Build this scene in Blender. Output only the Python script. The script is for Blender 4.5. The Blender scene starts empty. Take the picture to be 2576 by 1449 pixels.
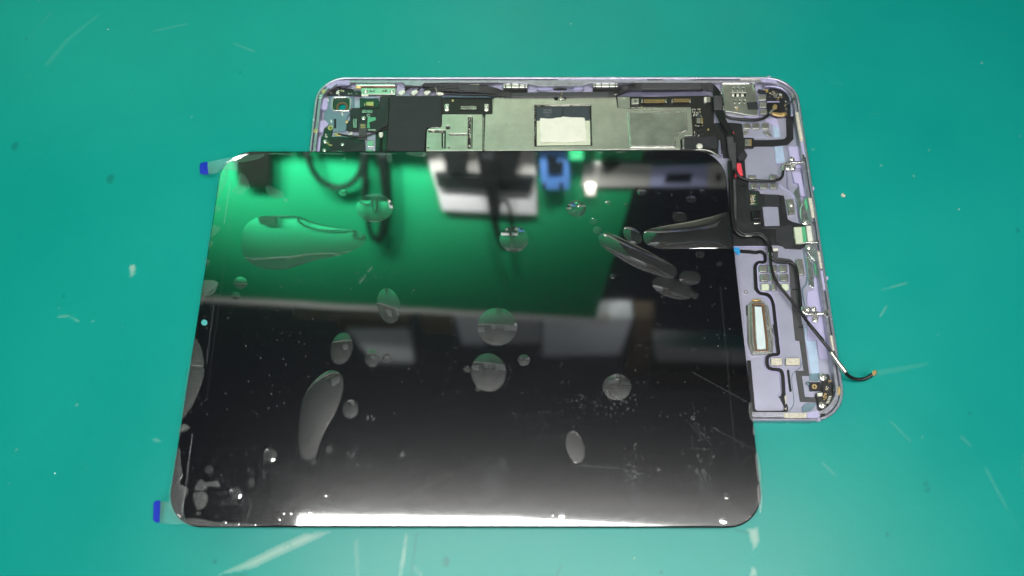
import bpy, math, random
import numpy as np
from mathutils import Vector, Matrix
random.seed(7)
S = bpy.context.scene
COL = S.collection
MM = 0.001

# ------------------------------------------------------------------ camera
F, CX, CY, CZ, TILT, YAW, ROLL = 1936.57, 146.318, -199.652, 339.253, 0.3654, 0.0225, -0.0225
CAMR = Matrix.Rotation(YAW, 3, 'Z') @ Matrix.Rotation(TILT, 3, 'X') @ Matrix.Rotation(ROLL, 3, 'Z')
cd = bpy.data.cameras.new('camera'); cam = bpy.data.objects.new('camera', cd); COL.objects.link(cam)
cam.matrix_world = Matrix.Translation(Vector((CX, CY, CZ)) * MM) @ CAMR.to_4x4()
cd.sensor_width = 36; cd.lens = F / 2576 * 36; cd.clip_start = 0.01; cd.clip_end = 50
cd.dof.use_dof = True; cd.dof.focus_distance = 0.362; cd.dof.aperture_fstop = 6.6
S.camera = cam
# ------------------------------------------------------------------ world + exposure
w = bpy.data.worlds.new('World'); S.world = w; w.use_nodes = True
bg = w.node_tree.nodes['Background']; bg.inputs[0].default_value = (0.75, 0.85, 1.0, 1); bg.inputs[1].default_value = 0.012
S.view_settings.view_transform = 'Standard'; S.view_settings.look = 'None'
S.view_settings.exposure = 0.0; S.view_settings.gamma = 1.0
S.render.resolution_x = 1024; S.render.resolution_y = 576
LAMP_MAIN, LAMP_WALL, LAMP_FILL = 17.5, 220.0, 5.0

# ------------------------------------------------------------------ measuring helpers (millimetres)
def P(u, v, z=0.0):
    """point of the real horizontal plane at height z (mm) that was measured at photo position u, v"""
    d = CAMR @ Vector(((u - 1288) / F, (724.5 - v) / F, -1))
    t = (z - CZ) / d.z
    return (CX + d.x * t, CY + d.y * t)
def region(x0, y0, k):
    return lambda x, y: (x0 / 1.56522 + x / k, y0 / 1.56522 + y / k)
R1 = region(1200, 280, 6.672); R2 = region(1700, 280, 6.672); R3 = region(2200, 280, 6.672); R4 = region(2680, 280, 6.672)
R5 = region(2780, 560, 5.154); R6 = region(2820, 900, 5.154); R7 = region(2880, 1280, 5.4)
RA = region(740, 560, 3.781); RB = region(1600, 560, 5.154); RC = region(2200, 560, 5.154); RD = region(560, 1100, 3.781)
RE = region(560, 1600, 3.781); RF = region(1400, 1000, 3.78); RG = region(2200, 900, 3.78); RH = region(2100, 1500, 3.24)
RP = lambda x, y: (x, y)
ZT = 7.62          # top of the display glass
WY, WYAW = 300.0, 0.0
WALL_YAW = -0.06
def WP(u, v, off=0.0):
    """point on the upright wall plane behind the bench, seen mirrored in the glass; off = mm in front of it"""
    px, py = P(u, v, ZT)
    d = Vector((px - CX, py - CY, CZ - ZT))
    # plane: y = WY - off + (x-150)*tan(WALL_YAW)
    k = math.tan(WALL_YAW)
    t = (WY - off + (px - 150) * k - py) / (d.y - d.x * k)
    return (px + d.x * t, py + d.y * t, ZT + d.z * t)

# ------------------------------------------------------------------ materials
def mat(name, col, rough=0.5, metal=0.0, bump=0.0, bscale=800, var=0.0, vscale=60, spec=0.5, coat=0, emit=None, estr=0, alpha=None, aniso=0):
    m = bpy.data.materials.new(name); m.use_nodes = True
    nt = m.node_tree; b = nt.nodes['Principled BSDF']
    b.inputs['Base Color'].default_value = (*col, 1); b.inputs['Roughness'].default_value = rough
    b.inputs['Metallic'].default_value = metal; b.inputs['Specular IOR Level'].default_value = spec
    b.inputs['Coat Weight'].default_value = coat
    tc = nt.nodes.new('ShaderNodeTexCoord')
    if var:
        n = nt.nodes.new('ShaderNodeTexNoise'); n.inputs['Scale'].default_value = vscale; n.inputs['Detail'].default_value = 6
        n.inputs['Roughness'].default_value = 0.65
        r = nt.nodes.new('ShaderNodeMapRange'); r.inputs[1].default_value = 0.3; r.inputs[2].default_value = 0.7
        r.inputs[3].default_value = 1 - var; r.inputs[4].default_value = 1 + var
        mx = nt.nodes.new('ShaderNodeVectorMath'); mx.operation = 'SCALE'; mx.inputs[0].default_value = col
        nt.links.new(tc.outputs['Object'], n.inputs['Vector']); nt.links.new(n.outputs['Fac'], r.inputs[0])
        nt.links.new(r.outputs[0], mx.inputs['Scale']); nt.links.new(mx.outputs[0], b.inputs['Base Color'])
        r2 = nt.nodes.new('ShaderNodeMapRange'); r2.inputs[1].default_value = 0.3; r2.inputs[2].default_value = 0.7
        r2.inputs[3].default_value = rough * (1 - var * .6); r2.inputs[4].default_value = min(1, rough * (1 + var * .8))
        nt.links.new(n.outputs['Fac'], r2.inputs[0]); nt.links.new(r2.outputs[0], b.inputs['Roughness'])
    if bump:
        n = nt.nodes.new('ShaderNodeTexNoise'); n.inputs['Scale'].default_value = bscale; n.inputs['Detail'].default_value = 3
        bp = nt.nodes.new('ShaderNodeBump'); bp.inputs['Strength'].default_value = bump; bp.inputs['Distance'].default_value = 0.0002
        nt.links.new(tc.outputs['Object'], n.inputs['Vector']); nt.links.new(n.outputs['Fac'], bp.inputs['Height'])
        nt.links.new(bp.outputs[0], b.inputs['Normal'])
    if emit:
        b.inputs['Emission Color'].default_value = (*emit, 1); b.inputs['Emission Strength'].default_value = estr
    if alpha is not None: b.inputs['Alpha'].default_value = alpha
    return m

def gloss_sheet(name, refl, r1, refl2, r2, under=None, dust=False):
    """clear or black sheet: sharp reflection + a weaker hazy one over black (under) or clear"""
    m = bpy.data.materials.new(name); m.use_nodes = True; nt = m.node_tree; nt.nodes.clear()
    N = nt.nodes.new; L = nt.links.new
    out = N('ShaderNodeOutputMaterial')
    base = N('ShaderNodeBsdfTransparent') if under is None else N('ShaderNodeBsdfDiffuse')
    if under: base.inputs[0].default_value = (*under, 1)
    g1 = N('ShaderNodeBsdfGlossy'); g1.inputs['Roughness'].default_value = r1
    g2 = N('ShaderNodeBsdfGlossy'); g2.inputs['Roughness'].default_value = r2
    tc = N('ShaderNodeTexCoord')
    ns = N('ShaderNodeTexNoise'); ns.inputs['Scale'].default_value = 45; ns.inputs['Detail'].default_value = 1
    bp = N('ShaderNodeBump'); bp.inputs['Strength'].default_value = 0.05; bp.inputs['Distance'].default_value = 0.0002
    L(tc.outputs['Object'], ns.inputs['Vector']); L(ns.outputs['Fac'], bp.inputs['Height']); L(bp.outputs[0], g1.inputs['Normal'])
    fine = N('ShaderNodeTexNoise'); fine.inputs['Scale'].default_value = 2600; fine.inputs['Detail'].default_value = 2
    L(tc.outputs['Object'], fine.inputs['Vector'])
    fr = N('ShaderNodeMapRange'); fr.inputs[1].default_value = .35; fr.inputs[2].default_value = .65
    fr.inputs[3].default_value = refl2 * .45; fr.inputs[4].default_value = refl2 * 1.55
    L(fine.outputs['Fac'], fr.inputs[0])
    m1 = N('ShaderNodeMixShader'); L(fr.outputs[0], m1.inputs[0]); L(base.outputs[0], m1.inputs[1]); L(g2.outputs[0], m1.inputs[2])
    m2 = N('ShaderNodeMixShader'); m2.inputs[0].default_value = refl; L(m1.outputs[0], m2.inputs[1]); L(g1.outputs[0], m2.inputs[2])
    last = m2
    if dust:
        at = N('ShaderNodeAttribute'); at.attribute_name = 'dust'
        d = N('ShaderNodeBsdfDiffuse'); d.inputs[0].default_value = (.62, .63, .66, 1)
        m3 = N('ShaderNodeMixShader'); L(at.outputs['Fac'], m3.inputs[0]); L(m2.outputs[0], m3.inputs[1]); L(d.outputs[0], m3.inputs[2])
        last = m3
    L(last.outputs[0], out.inputs[0])
    return m

M = dict(
 lav=mat('lavender_anodised', (.46, .455, .58), .35, .4, .12, 3000, .06, 90),
 lavside=mat('lavender_edge', (.34, .33, .48), .30, .6, .1, 3000, .12, 250),
 lip=mat('polished_lavender_lip', (.52, .51, .62), .26, .7, .1, 3000, .1, 250),
 lavlight=mat('lavender_primer', (.46, .42, .64), .55, 0, .1, 2000, .06, 300),
 rim=mat('bare_rim_metal', (.40, .40, .46), .32, .65, .4, 1500, .2, 420),
 bluegrey=mat('blue_grey_plate', (.17, .26, .31), .45, .3, .1, 2000, .08, 200),
 paleblue=mat('pale_blue_film', (.42, .52, .68), .4, 0, .1, 2000, .1, 200),
 residue=mat('cream_residue', (.62, .56, .46), .7, 0, .5, 900, .25, 700),
 dark=mat('matte_black_tape', (.022, .024, .027), .62, 0, .25, 500, .22, 160),
 board=mat('black_solder_mask', (.017, .017, .016), .42, 0, .2, 900, .25, 300),
 flex=mat('black_flex', (.021, .022, .024), .38, 0, .25, 700, .25, 200),
 greyflex=mat('charcoal_flex', (.06, .06, .064), .5, 0, .15, 900, .15, 300),
 gpcb=mat('dark_green_mask', (.012, .045, .026), .35, 0, .2, 900, .25, 300),
 shield=mat('tinned_shield', (.70, .71, .63), .31, .88, .25, 1800, .12, 130),
 shield2=mat('tinned_shield_worn', (.50, .52, .47), .33, .9, .3, 1400, .2, 100),
 pad=mat('gasket_pad', (.52, .52, .46), .30, .8, .3, 1200, .2, 350),
 silver=mat('bright_metal', (.78, .77, .72), .25, .9, .2, 1500, .15, 400),
 white=mat('white_connector', (.80, .78, .68), .4, .15, .2, 900, .1, 500),
 gold=mat('gold_contact', (.78, .55, .24), .32, .75, .2, 1500, .15, 500),
 cream=mat('cream_substrate', (.62, .66, .50), .5, 0, .1, 900, .05, 300),
 paste=mat('thermal_paste', (.82, .79, .68), .45, 0, .7, 260, .05, 200),
 chip=mat('graphite_chip', (.045, .055, .066), .4, 0, .1, 900, .1, 200),
 print=mat('grey_print', (.22, .24, .25), .6),
 cable=mat('black_cable', (.012, .012, .013), .33, 0, .35, 1400, .2, 500),
 red=mat('red_tape', (.85, .07, .10), .5, 0, .3, 900, .25, 900, emit=(1, .1, .12), estr=0.0),
 blue=mat('blue_tab', (.002, .025, .45), .6, 0, .1, 500, .05, 200),
 bluest=mat('blue_sticker', (.02, .30, .65), .5, 0, .1, 500, .05, 200),
 greens=mat('green_film', (.10, .42, .22), .4, 0, .1, 500, .1, 300),
 greenpad=mat('shiny_gasket', (.80, .82, .76), .22, .9, .2, 700, .1, 300),
 foil=mat('crumpled_foil', (.62, .68, .66), .22, .85, 1.0, 500, .35, 500),
 brown=mat('brown_ring', (.20, .11, .06), .4, .3, .2, 900, .2, 500),
 black=mat('glass_black', (.004, .004, .005), .5, 0, spec=.1),
 hole=mat('dark_recess', (.006, .006, .007), .6, 0),
 clear=gloss_sheet('clear_film', .10, .06, .05, .35),
 teal=mat('sensor_window', (.10, .42, .42), .3),
)

# ------------------------------------------------------------------ object helpers
def origin(o):
    v = Vector((0, 0, 0))
    while o is not None: v += o.location; o = o.parent
    return v
def link(name, me, m, parent, smooth=False):
    if parent is not None: me.transform(Matrix.Translation(-origin(parent)))
    o = bpy.data.objects.new(name, me); COL.objects.link(o); o.parent = parent
    me.materials.clear(); me.materials.append(M[m] if isinstance(m, str) else m)
    if smooth: me.polygons.foreach_set('use_smooth', [True] * len(me.polygons))
    return o
def tag(o, label=None, cat=None, group=None, kind=None):
    for k, x in (('label', label), ('category', cat), ('group', group), ('kind', kind)):
        if x: o[k] = x
    return o
def thing(name, loc, label, cat, group=None):
    o = bpy.data.objects.new(name, None); COL.objects.link(o); o.location = Vector(loc) * MM; o.empty_display_size = .01
    return tag(o, label, cat, group)
SLN = 0
def slab(name, loops, z0, z1, m, parent, bev=0.08):
    """flat piece of real thickness; loops in mm, first is the outline, the others holes"""
    if isinstance(loops[0][0], (int, float)): loops = [loops]
    cu = bpy.data.curves.new(name, 'CURVE'); cu.dimensions = '2D'; cu.fill_mode = 'BOTH'
    for lp in loops:
        sp = cu.splines.new('POLY'); sp.points.add(len(lp) - 1); sp.use_cyclic_u = True
        for i, p in enumerate(lp): sp.points[i].co = (p[0] * MM, p[1] * MM, 0, 1)
    global SLN
    SLN += 1; z1 += (SLN * 7 % 23) * .0022; z0 += (SLN * 5 % 19) * .0013   # no two tops share a plane
    h = (z1 - z0) / 2; bev = min(bev, h * .8)
    cu.extrude = (h - bev) * MM; cu.bevel_depth = bev * MM; cu.bevel_resolution = 1; cu.offset = -bev * MM
    t = bpy.data.objects.new('tmp', cu); COL.objects.link(t)
    dg = bpy.context.evaluated_depsgraph_get(); dg.update()
    me = bpy.data.meshes.new_from_object(t.evaluated_get(dg)); bpy.data.objects.remove(t); bpy.data.curves.remove(cu)
    me.transform(Matrix.Translation((0, 0, (z0 + z1) / 2 * MM)))
    me.name = name
    return link(name, me, m, parent)
def T(reg, pts, z): return [P(*reg(x, y), z) for x, y in pts]
def px(name, reg, pts, z0, z1, m, parent, bev=0.08, rnd=0, holes=()):
    """piece whose top outline was measured in a region of the photo (two points = rectangle)"""
    def ex(q):
        if len(q) == 2:
            (a, b), (c, d) = q; q = [(a, b), (c, b), (c, d), (a, d)]
        lp = T(reg, q, z1)
        return rounded(lp, rnd) if rnd else lp
    return slab(name, [ex(pts)] + [ex(h) for h in holes], z0, z1, m, parent, bev)
def rounded(lp, r, n=4):
    out = []
    k = len(lp)
    for i in range(k):
        a, b, c = Vector(lp[i - 1]), Vector(lp[i]), Vector(lp[(i + 1) % k])
        u, v = (a - b), (c - b); d = min(r, u.length * .45, v.length * .45)
        p, q = b + u.normalized() * d, b + v.normalized() * d
        for j in range(n + 1):
            t = j / n; out.append(tuple(p * (1 - t) ** 2 + b * 2 * t * (1 - t) + q * t * t))
    return out
def smooth_pts(pts, n=6, closed=False):
    pts = [Vector(p) for p in pts]; out = []; k = len(pts)
    rng = range(k) if closed else range(k - 1)
    for i in rng:
        p0 = pts[i - 1] if (closed or i > 0) else pts[0]; p1 = pts[i]; p2 = pts[(i + 1) % k]
        p3 = pts[(i + 2) % k] if (closed or i + 2 < k) else pts[-1]
        for j in range(n):
            t = j / n
            out.append(.5 * ((2 * p1) + (p2 - p0) * t + (2 * p0 - 5 * p1 + 4 * p2 - p3) * t * t + (3 * p1 - p0 - 3 * p2 + p3) * t ** 3))
    if not closed: out.append(pts[-1])
    return out
def tube3(name, pts, r, m, parent, n=6, sides=8, flat=1.0):
    """round cord through 3-D points in mm"""
    c = smooth_pts(pts, n); vs = []; fs = []
    for i, p in enumerate(c):
        d = (c[min(i + 1, len(c) - 1)] - c[max(i - 1, 0)]).normalized()
        a = d.cross(Vector((0, 0, 1)));
        if a.length < .05: a = d.cross(Vector((0, 1, 0)))
        a.normalize(); b = a.cross(d)
        for k in range(sides):
            t = 2 * math.pi * k / sides
            vs.append((p + a * math.cos(t) * r + b * math.sin(t) * r * flat) * MM)
    for i in range(len(c) - 1):
        for k in range(sides):
            k2 = (k + 1) % sides
            fs.append((i * sides + k, i * sides + k2, (i + 1) * sides + k2, (i + 1) * sides + k))
    fs.append(tuple(range(sides))[::-1]); fs.append(tuple((len(c) - 1) * sides + k for k in range(sides)))
    me = bpy.data.meshes.new(name); me.from_pydata(vs, [], fs); me.update()
    return link(name, me, m, parent, True)
def cord(name, reg, pts, z, r, m, parent, **k):
    """cord lying in the device: points (x, y[, height])"""
    q = []
    for p in pts:
        zz = p[2] if len(p) > 2 else z
        x, y = P(*reg(p[0], p[1]), zz); q.append((x, y, zz))
    return tube3(name, q, r, m, parent, **k)
def strip(name, reg, pts, wid, z0, z1, m, parent, rnd=0):
    """flat ribbon of constant width (mm) along a measured path"""
    q = [Vector(P(*reg(x, y), z1)) for x, y in pts]
    if rnd:
        o = [q[0]]
        for i in range(1, len(q) - 1):
            u, v = q[i - 1] - q[i], q[i + 1] - q[i]; d = min(rnd, u.length * .45, v.length * .45)
            a, b = q[i] + u.normalized() * d, q[i] + v.normalized() * d
            o += [a * (1 - t) ** 2 + q[i] * 2 * t * (1 - t) + b * t * t for t in (0, .25, .5, .75, 1)]
        q = o + [q[-1]]
    Lf, Rt = [], []
    for i, p in enumerate(q):
        d0 = (p - q[i - 1]).normalized() if i else None; d1 = (q[i + 1] - p).normalized() if i < len(q) - 1 else None
        d = ((d0 or d1) + (d1 or d0)).normalized(); n = Vector((-d.y, d.x))
        c = max(.5, abs((d0 or d1).dot(d)))
        Lf.append(tuple(p + n * wid / 2 / c)); Rt.append(tuple(p - n * wid / 2 / c))
    return slab(name, [Lf + Rt[::-1]], z0, z1, m, parent, .04)
def disc(cx, cy, r, n=20, sx=1, sy=1, a=0):
    return [(cx + r * (math.cos(t) * sx * math.cos(a) - math.sin(t) * sy * math.sin(a)),
             cy + r * (math.cos(t) * sx * math.sin(a) + math.sin(t) * sy * math.cos(a))) for t in [2 * math.pi * i / n for i in range(n)]]
def screw(reg, x, y, r, z, parent, m='silver', name='screw'):
    """domed pan-head screw with a cross recess, r in mm"""
    c = P(*reg(x, y), z); vs = []; fs = []
    prof = [(1, -.45), (1, 0), (.9, .18), (.62, .3), (.34, .33), (.22, .1), (0, .05)]
    n = 16
    for k, (rr, h) in enumerate(prof):
        for i in range(n):
            t = 2 * math.pi * i / n
            q = rr * (1 if k not in (4, 5) else (1.35 if i % 4 == 0 else .62))
            vs.append(((c[0] + q * r * math.cos(t)) * MM, (c[1] + q * r * math.sin(t)) * MM, (z + h * r) * MM))
    for k in range(len(prof) - 1):
        for i in range(n):
            j = (i + 1) % n; fs.append((k * n + i, k * n + j, (k + 1) * n + j, (k + 1) * n + i))
    me = bpy.data.meshes.new(name); me.from_pydata(vs, [], fs); me.update()
    return link(name, me, m, parent)
def box3(name, a, b, m, parent, bev=0.0):
    (x0, y0, z0), (x1, y1, z1) = a, b
    return slab(name, [[(x0, y0), (x1, y0), (x1, y1), (x0, y1)]], z0, z1, m, parent, bev)
def ring(name, reg, x, y, ro, ri, z0, z1, m, parent):
    c = P(*reg(x, y), z1)
    return slab(name, [disc(*c, ro), disc(*c, ri)], z0, z1, m, parent, .05)
def connector(reg, a, b, z0, z1, parent, m='gold', pins=10, vert=False, name='connector'):
    """board connector: frame, two rows of pins and end lugs"""
    fr = px(name, reg, [a, b], z0, z1 - .25, 'board' if m != 'white' else 'pad', parent, .05, .2)
    (x0, y0), (x1, y1) = a, b
    vs = []
    for i in range(pins):
        for s in (0, 1):
            t = (i + .5) / pins
            if vert:
                yy = y0 + (y1 - y0) * (.08 + .84 * t); h = (y1 - y0) * .84 / pins * .28; xx = x0 + (x1 - x0) * (.28 if s == 0 else .72); wdt = (x1 - x0) * .17
                q = [(xx - wdt, yy - h), (xx + wdt, yy + h)]
            else:
                xx = x0 + (x1 - x0) * (.08 + .84 * t); h = (x1 - x0) * .84 / pins * .28; yy = y0 + (y1 - y0) * (.28 if s == 0 else .72); wdt = (y1 - y0) * .17
                q = [(xx - h, yy - wdt), (xx + h, yy + wdt)]
            vs.append(q)
    V = []; Fc = []
    for (ax, ay), (bx, by) in vs:
        base = len(V)
        for zz in (z1 - .3, z1):
            for p in ((ax, ay), (bx, ay), (bx, by), (ax, by)):
                X, Y = P(*reg(*p), z1); V.append((X * MM, Y * MM, zz * MM))
        Fc += [tuple(base + i for i in f) for f in ((4, 5, 6, 7), (0, 1, 5, 4), (1, 2, 6, 5), (2, 3, 7, 6), (3, 0, 4, 7))]
    me = bpy.data.meshes.new('pins'); me.from_pydata(V, [], Fc); me.update()
    link('pins', me, m if m != 'white' else 'silver', fr)
    return fr
def chips(reg, x0, y0, x1, y1, n, z, parent, sz=(8, 16), m='silver', seed=1):
    """n tiny soldered components, each its own mesh"""
    rr = random.Random(seed)
    for i in range(n):
        x = rr.uniform(x0, x1); y = rr.uniform(y0, y1); a = rr.uniform(*sz); b = rr.uniform(*sz)
        px('solder_component', reg, [(x, y), (x + a, y + b * .8)], z - .2, z + rr.uniform(.15, .4), m if rr.random() < .7 else 'gold' if rr.random() < .3 else 'chip', parent, .04)
    return

# ------------------------------------------------------------------ the mat
def mat_surface():
    nx, ny = 760, 520
    xs = np.linspace(-160, 450, nx); ys = np.linspace(-235, 140, ny)
    X, Y = np.meshgrid(xs, ys)
    wear = np.zeros_like(X)
    rng = np.random.default_rng(3)
    def nz(s, seed):
        r = np.random.default_rng(seed); g = r.random((64, 64))
        fx = (X / s) % 63; fy = (Y / s) % 63; ix = fx.astype(int); iy = fy.astype(int); a = fx - ix; b = fy - iy
        a = a * a * (3 - 2 * a); b = b * b * (3 - 2 * b)
        return (g[iy, ix] * (1 - a) * (1 - b) + g[iy, ix + 1] * a * (1 - b) + g[iy + 1, ix] * (1 - a) * b + g[iy + 1, ix + 1] * a * b)
    N1 = nz(9, 1) * .5 + nz(3.3, 2) * .3 + nz(1.3, 5) * .2
    def seg(pts, w0, w1, s, brk=.3):
        nonlocal wear
        pts = [P(u, v, 0) for u, v in pts]
        for i in range(len(pts) - 1):
            ax, ay = pts[i]; bx, by = pts[i + 1]; dx, dy = bx - ax, by - ay; L2 = dx * dx + dy * dy
            t = np.clip(((X - ax) * dx + (Y - ay) * dy) / L2, 0, 1)
            dd = np.hypot(X - ax - t * dx, Y - ay - t * dy)
            f = (i + t) / (len(pts) - 1); wd = w0 + (w1 - w0) * f
            k = np.clip(1 - (dd - wd) / .5, 0, 1) * s * .5 * np.clip((N1 - brk) * 5, 0, 1)
            wear = np.maximum(wear, k)
    def poly(pts, s, brk=.3, soft=1.2):
        nonlocal wear
        pts = [P(u, v, 0) for u, v in pts]; ins = np.zeros_like(X, bool); dm = np.full_like(X, 1e9)
        for i in range(len(pts)):
            ax, ay = pts[i - 1]; bx, by = pts[i]
            c = ((ay > Y) != (by > Y)) & (X < (bx - ax) * (Y - ay) / (by - ay + 1e-9) + ax); ins ^= c
            dx, dy = bx - ax, by - ay; t = np.clip(((X - ax) * dx + (Y - ay) * dy) / (dx * dx + dy * dy + 1e-9), 0, 1)
            dm = np.minimum(dm, np.hypot(X - ax - t * dx, Y - ay - t * dy))
        k = np.where(ins, np.clip(dm / soft + .3, 0, 1), 0) * s * np.clip((N1 - brk) * 4, 0, 1)
        wear = np.maximum(wear, k)
    poly([(770, 1340), (835, 1338), (760, 1375), (690, 1405), (640, 1430), (540, 1449), (600, 1420), (690, 1375)], .55, .1, 3)
    poly([(1018, 1340), (1026, 1345), (1022, 1400), (1012, 1449), (1002, 1449), (1010, 1390)], .5, .2, 1.5)
    poly([(1880, 1330), (1908, 1325), (1912, 1360), (1903, 1378), (1896, 1384), (1884, 1350)], .55, .1, 2)
    poly([(1890, 1428), (1900, 1426), (1905, 1449), (1886, 1449)], .6, .1, 1.5)
    poly([(324, 668), (340, 664), (342, 690), (330, 698)], .55, .2, 1)
    seg([(330, 695), (336, 684)], .5, .5, .7)
    seg([(148, 797), (172, 795), (197, 808)], .3, .15, .5, .2)
    seg([(2000, 957), (2150, 945)], 0, 0, 0)
    seg([(2200, 940), (2330, 916)], 1.2, .4, .10, .25)
    seg([(2205, 733), (2280, 712)], .15, .1, .35, .3)
    seg([(2070, 1165), (2105, 1200)], .15, .1, .4)
    seg([(60, 110), (130, 30)], .3, .2, .15)
    seg([(2215, 795), (2230, 770)], .1, .1, .4)
    seg([(388, 1105), (410, 1112)], .3, .2, .4)
    seg([(895, 1360), (900, 1449)], .8, .3, .3)
    seg([(1040, 1425), (1060, 1445)], .6, .4, .3)
    seg([(380, 80), (470, 60)], .15, .1, .25); seg([(1990, 560), (2090, 610)], .1, .1, .0)
    seg([(120, 160), (170, 100), (245, 40)], 1.2, .5, .10, .1); seg([(590, 110), (640, 130)], .12, .1, .3, .1); seg([(810, 250), (800, 420)], 3.0, 2.0, .05, .1); seg([(920, 280), (930, 310)], .8, .4, .12, .1)
    seg([(2480, 1180), (2560, 1330)], .3, .2, .15, .2); seg([(2240, 1060), (2290, 1110)], .2, .1, .2, .2); seg([(2420, 1100), (2440, 1120)], .5, .3, .15)
    for i in range(55):
        x, y = rng.uniform(-120, 420), rng.uniform(-225, 110); r = rng.uniform(.08, .42) ** 1.3; s = rng.uniform(.2, .7)
        wear = np.maximum(wear, np.clip(1 - (np.hypot(X - x, Y - y) - r) / .35, 0, 1) * s)
    for i in range(46):
        x, y = rng.uniform(-120, 420), rng.uniform(-225, 110); a = rng.uniform(0, 3.14); l = rng.uniform(2, 14)
        bx, by = math.cos(a) * l, math.sin(a) * l; t = np.clip(((X - x) * bx + (Y - y) * by) / (l * l), 0, 1)
        wear = np.maximum(wear, np.clip(1 - np.hypot(X - x - t * bx, Y - y - t * by) / .38, 0, 1) * rng.uniform(.02, .09))
    dk = np.zeros_like(X)
    for (u, v, r) in [(38, 368, 2.2), (278, 450, 2.4), (832, 348, 1.6), (605, 182, .4), (160, 745, .5), (2331, 1225, 1.8), (65, 99, .8), (1122, 1413, 1.6), (540, 1413, .5), (1663, 1440, .6), (2560, 580, .8), (2232, 1345, .5), (2440, 1040, .4), (270, 70, .5)]:
        x, y = P(u, v, 0); dk = np.maximum(dk, np.clip(1 - (np.hypot((X - x) * 1.5, Y - y) - r) / .8, 0, 1) * .45 * np.clip((N1 - .2) * 4, 0, 1))
    for pts in [[(1048, 1340), (1040, 1400), (1034, 1449)], [(1400, 1449), (1412, 1425)], [(560, 1449), (620, 1445)], [(1850, 1333), (1880, 1340)]]:
        q = [P(u, v, 0) for u, v in pts]
        for i in range(len(q) - 1):
            ax, ay = q[i]; dx, dy = q[i + 1][0] - ax, q[i + 1][1] - ay; t = np.clip(((X - ax) * dx + (Y - ay) * dy) / (dx * dx + dy * dy), 0, 1)
            dk = np.maximum(dk, np.clip(1 - np.hypot(X - ax - t * dx, Y - ay - t * dy) / .8, 0, 1) * .35)
    # the sheet: dense in the middle and running on outwards to the wall and to the near edge of the bench
    gx = np.concatenate([[-900], xs, [1200]]); gy = np.concatenate([[-600], ys, [420]])
    GX, GY = np.meshgrid(gx, gy)
    wr = np.pad(wear, 1); dkk = np.pad(dk, 1)
    n1, n0 = GX.shape
    co = np.stack([GX.ravel() * MM, GY.ravel() * MM, np.zeros(GX.size)], 1)
    idx = np.arange(GX.size).reshape(n1, n0)
    q = np.stack([idx[:-1, :-1], idx[:-1, 1:], idx[1:, 1:], idx[1:, :-1]], -1).reshape(-1, 4)
    me = bpy.data.meshes.new('work_mat'); me.vertices.add(len(co)); me.vertices.foreach_set('co', co.ravel())
    me.loops.add(q.size); me.loops.foreach_set('vertex_index', q.ravel().astype(np.int32)); me.polygons.add(len(q))
    me.polygons.foreach_set('loop_start', np.arange(0, q.size, 4, dtype=np.int32)); me.polygons.foreach_set('loop_total', np.full(len(q), 4, np.int32))
    me.update(calc_edges=True)
    a = me.attributes.new('wear', 'FLOAT', 'POINT'); a.data.foreach_set('value', wr.ravel().astype(np.float32))
    a = me.attributes.new('stain', 'FLOAT', 'POINT'); a.data.foreach_set('value', dkk.ravel().astype(np.float32))
    m = mat('green_bench_mat', (.012, .30, .235), .42, 0, .25, 1600)
    nt = m.node_tree; b = nt.nodes['Principled BSDF']; N = nt.nodes.new; L = nt.links.new
    tc = N('ShaderNodeTexCoord'); n = N('ShaderNodeTexNoise'); n.inputs['Scale'].default_value = 9; n.inputs['Detail'].default_value = 8; n.inputs['Roughness'].default_value = .6
    L(tc.outputs['Object'], n.inputs['Vector'])
    cr = N('ShaderNodeValToRGB'); cr.color_ramp.elements[0].color = (.003, .285, .245, 1); cr.color_ramp.elements[1].color = (.006, .325, .277, 1)
    cr.color_ramp.elements[0].position = .3; cr.color_ramp.elements[1].position = .7
    L(n.outputs['Fac'], cr.inputs[0])
    A = N('ShaderNodeAttribute'); A.attribute_name = 'wear'; B = N('ShaderNodeAttribute'); B.attribute_name = 'stain'
    m1 = N('ShaderNodeMix'); m1.data_type = 'RGBA'; m1.inputs[7].default_value = (.50, .62, .52, 1); L(A.outputs['Fac'], m1.inputs[0]); L(cr.outputs[0], m1.inputs[6])
    m2 = N('ShaderNodeMix'); m2.data_type = 'RGBA'; m2.inputs[7].default_value = (.01, .10, .09, 1); L(B.outputs['Fac'], m2.inputs[0]); L(m1.outputs[2], m2.inputs[6])
    L(m2.outputs[2], b.inputs['Base Color'])
    rr = N('ShaderNodeMapRange'); rr.inputs[1].default_value = .35; rr.inputs[2].default_value = .65; rr.inputs[3].default_value = .30; rr.inputs[4].default_value = .37
    L(n.outputs['Fac'], rr.inputs[0]); L(rr.outputs[0], b.inputs['Roughness'])
    b.inputs['Specular IOR Level'].default_value = .36
    o = link('work_mat', me, m, None)
    tag(o, 'green rubber bench mat with pale smears and fine scratches', kind='structure')
mat_surface()

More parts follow.
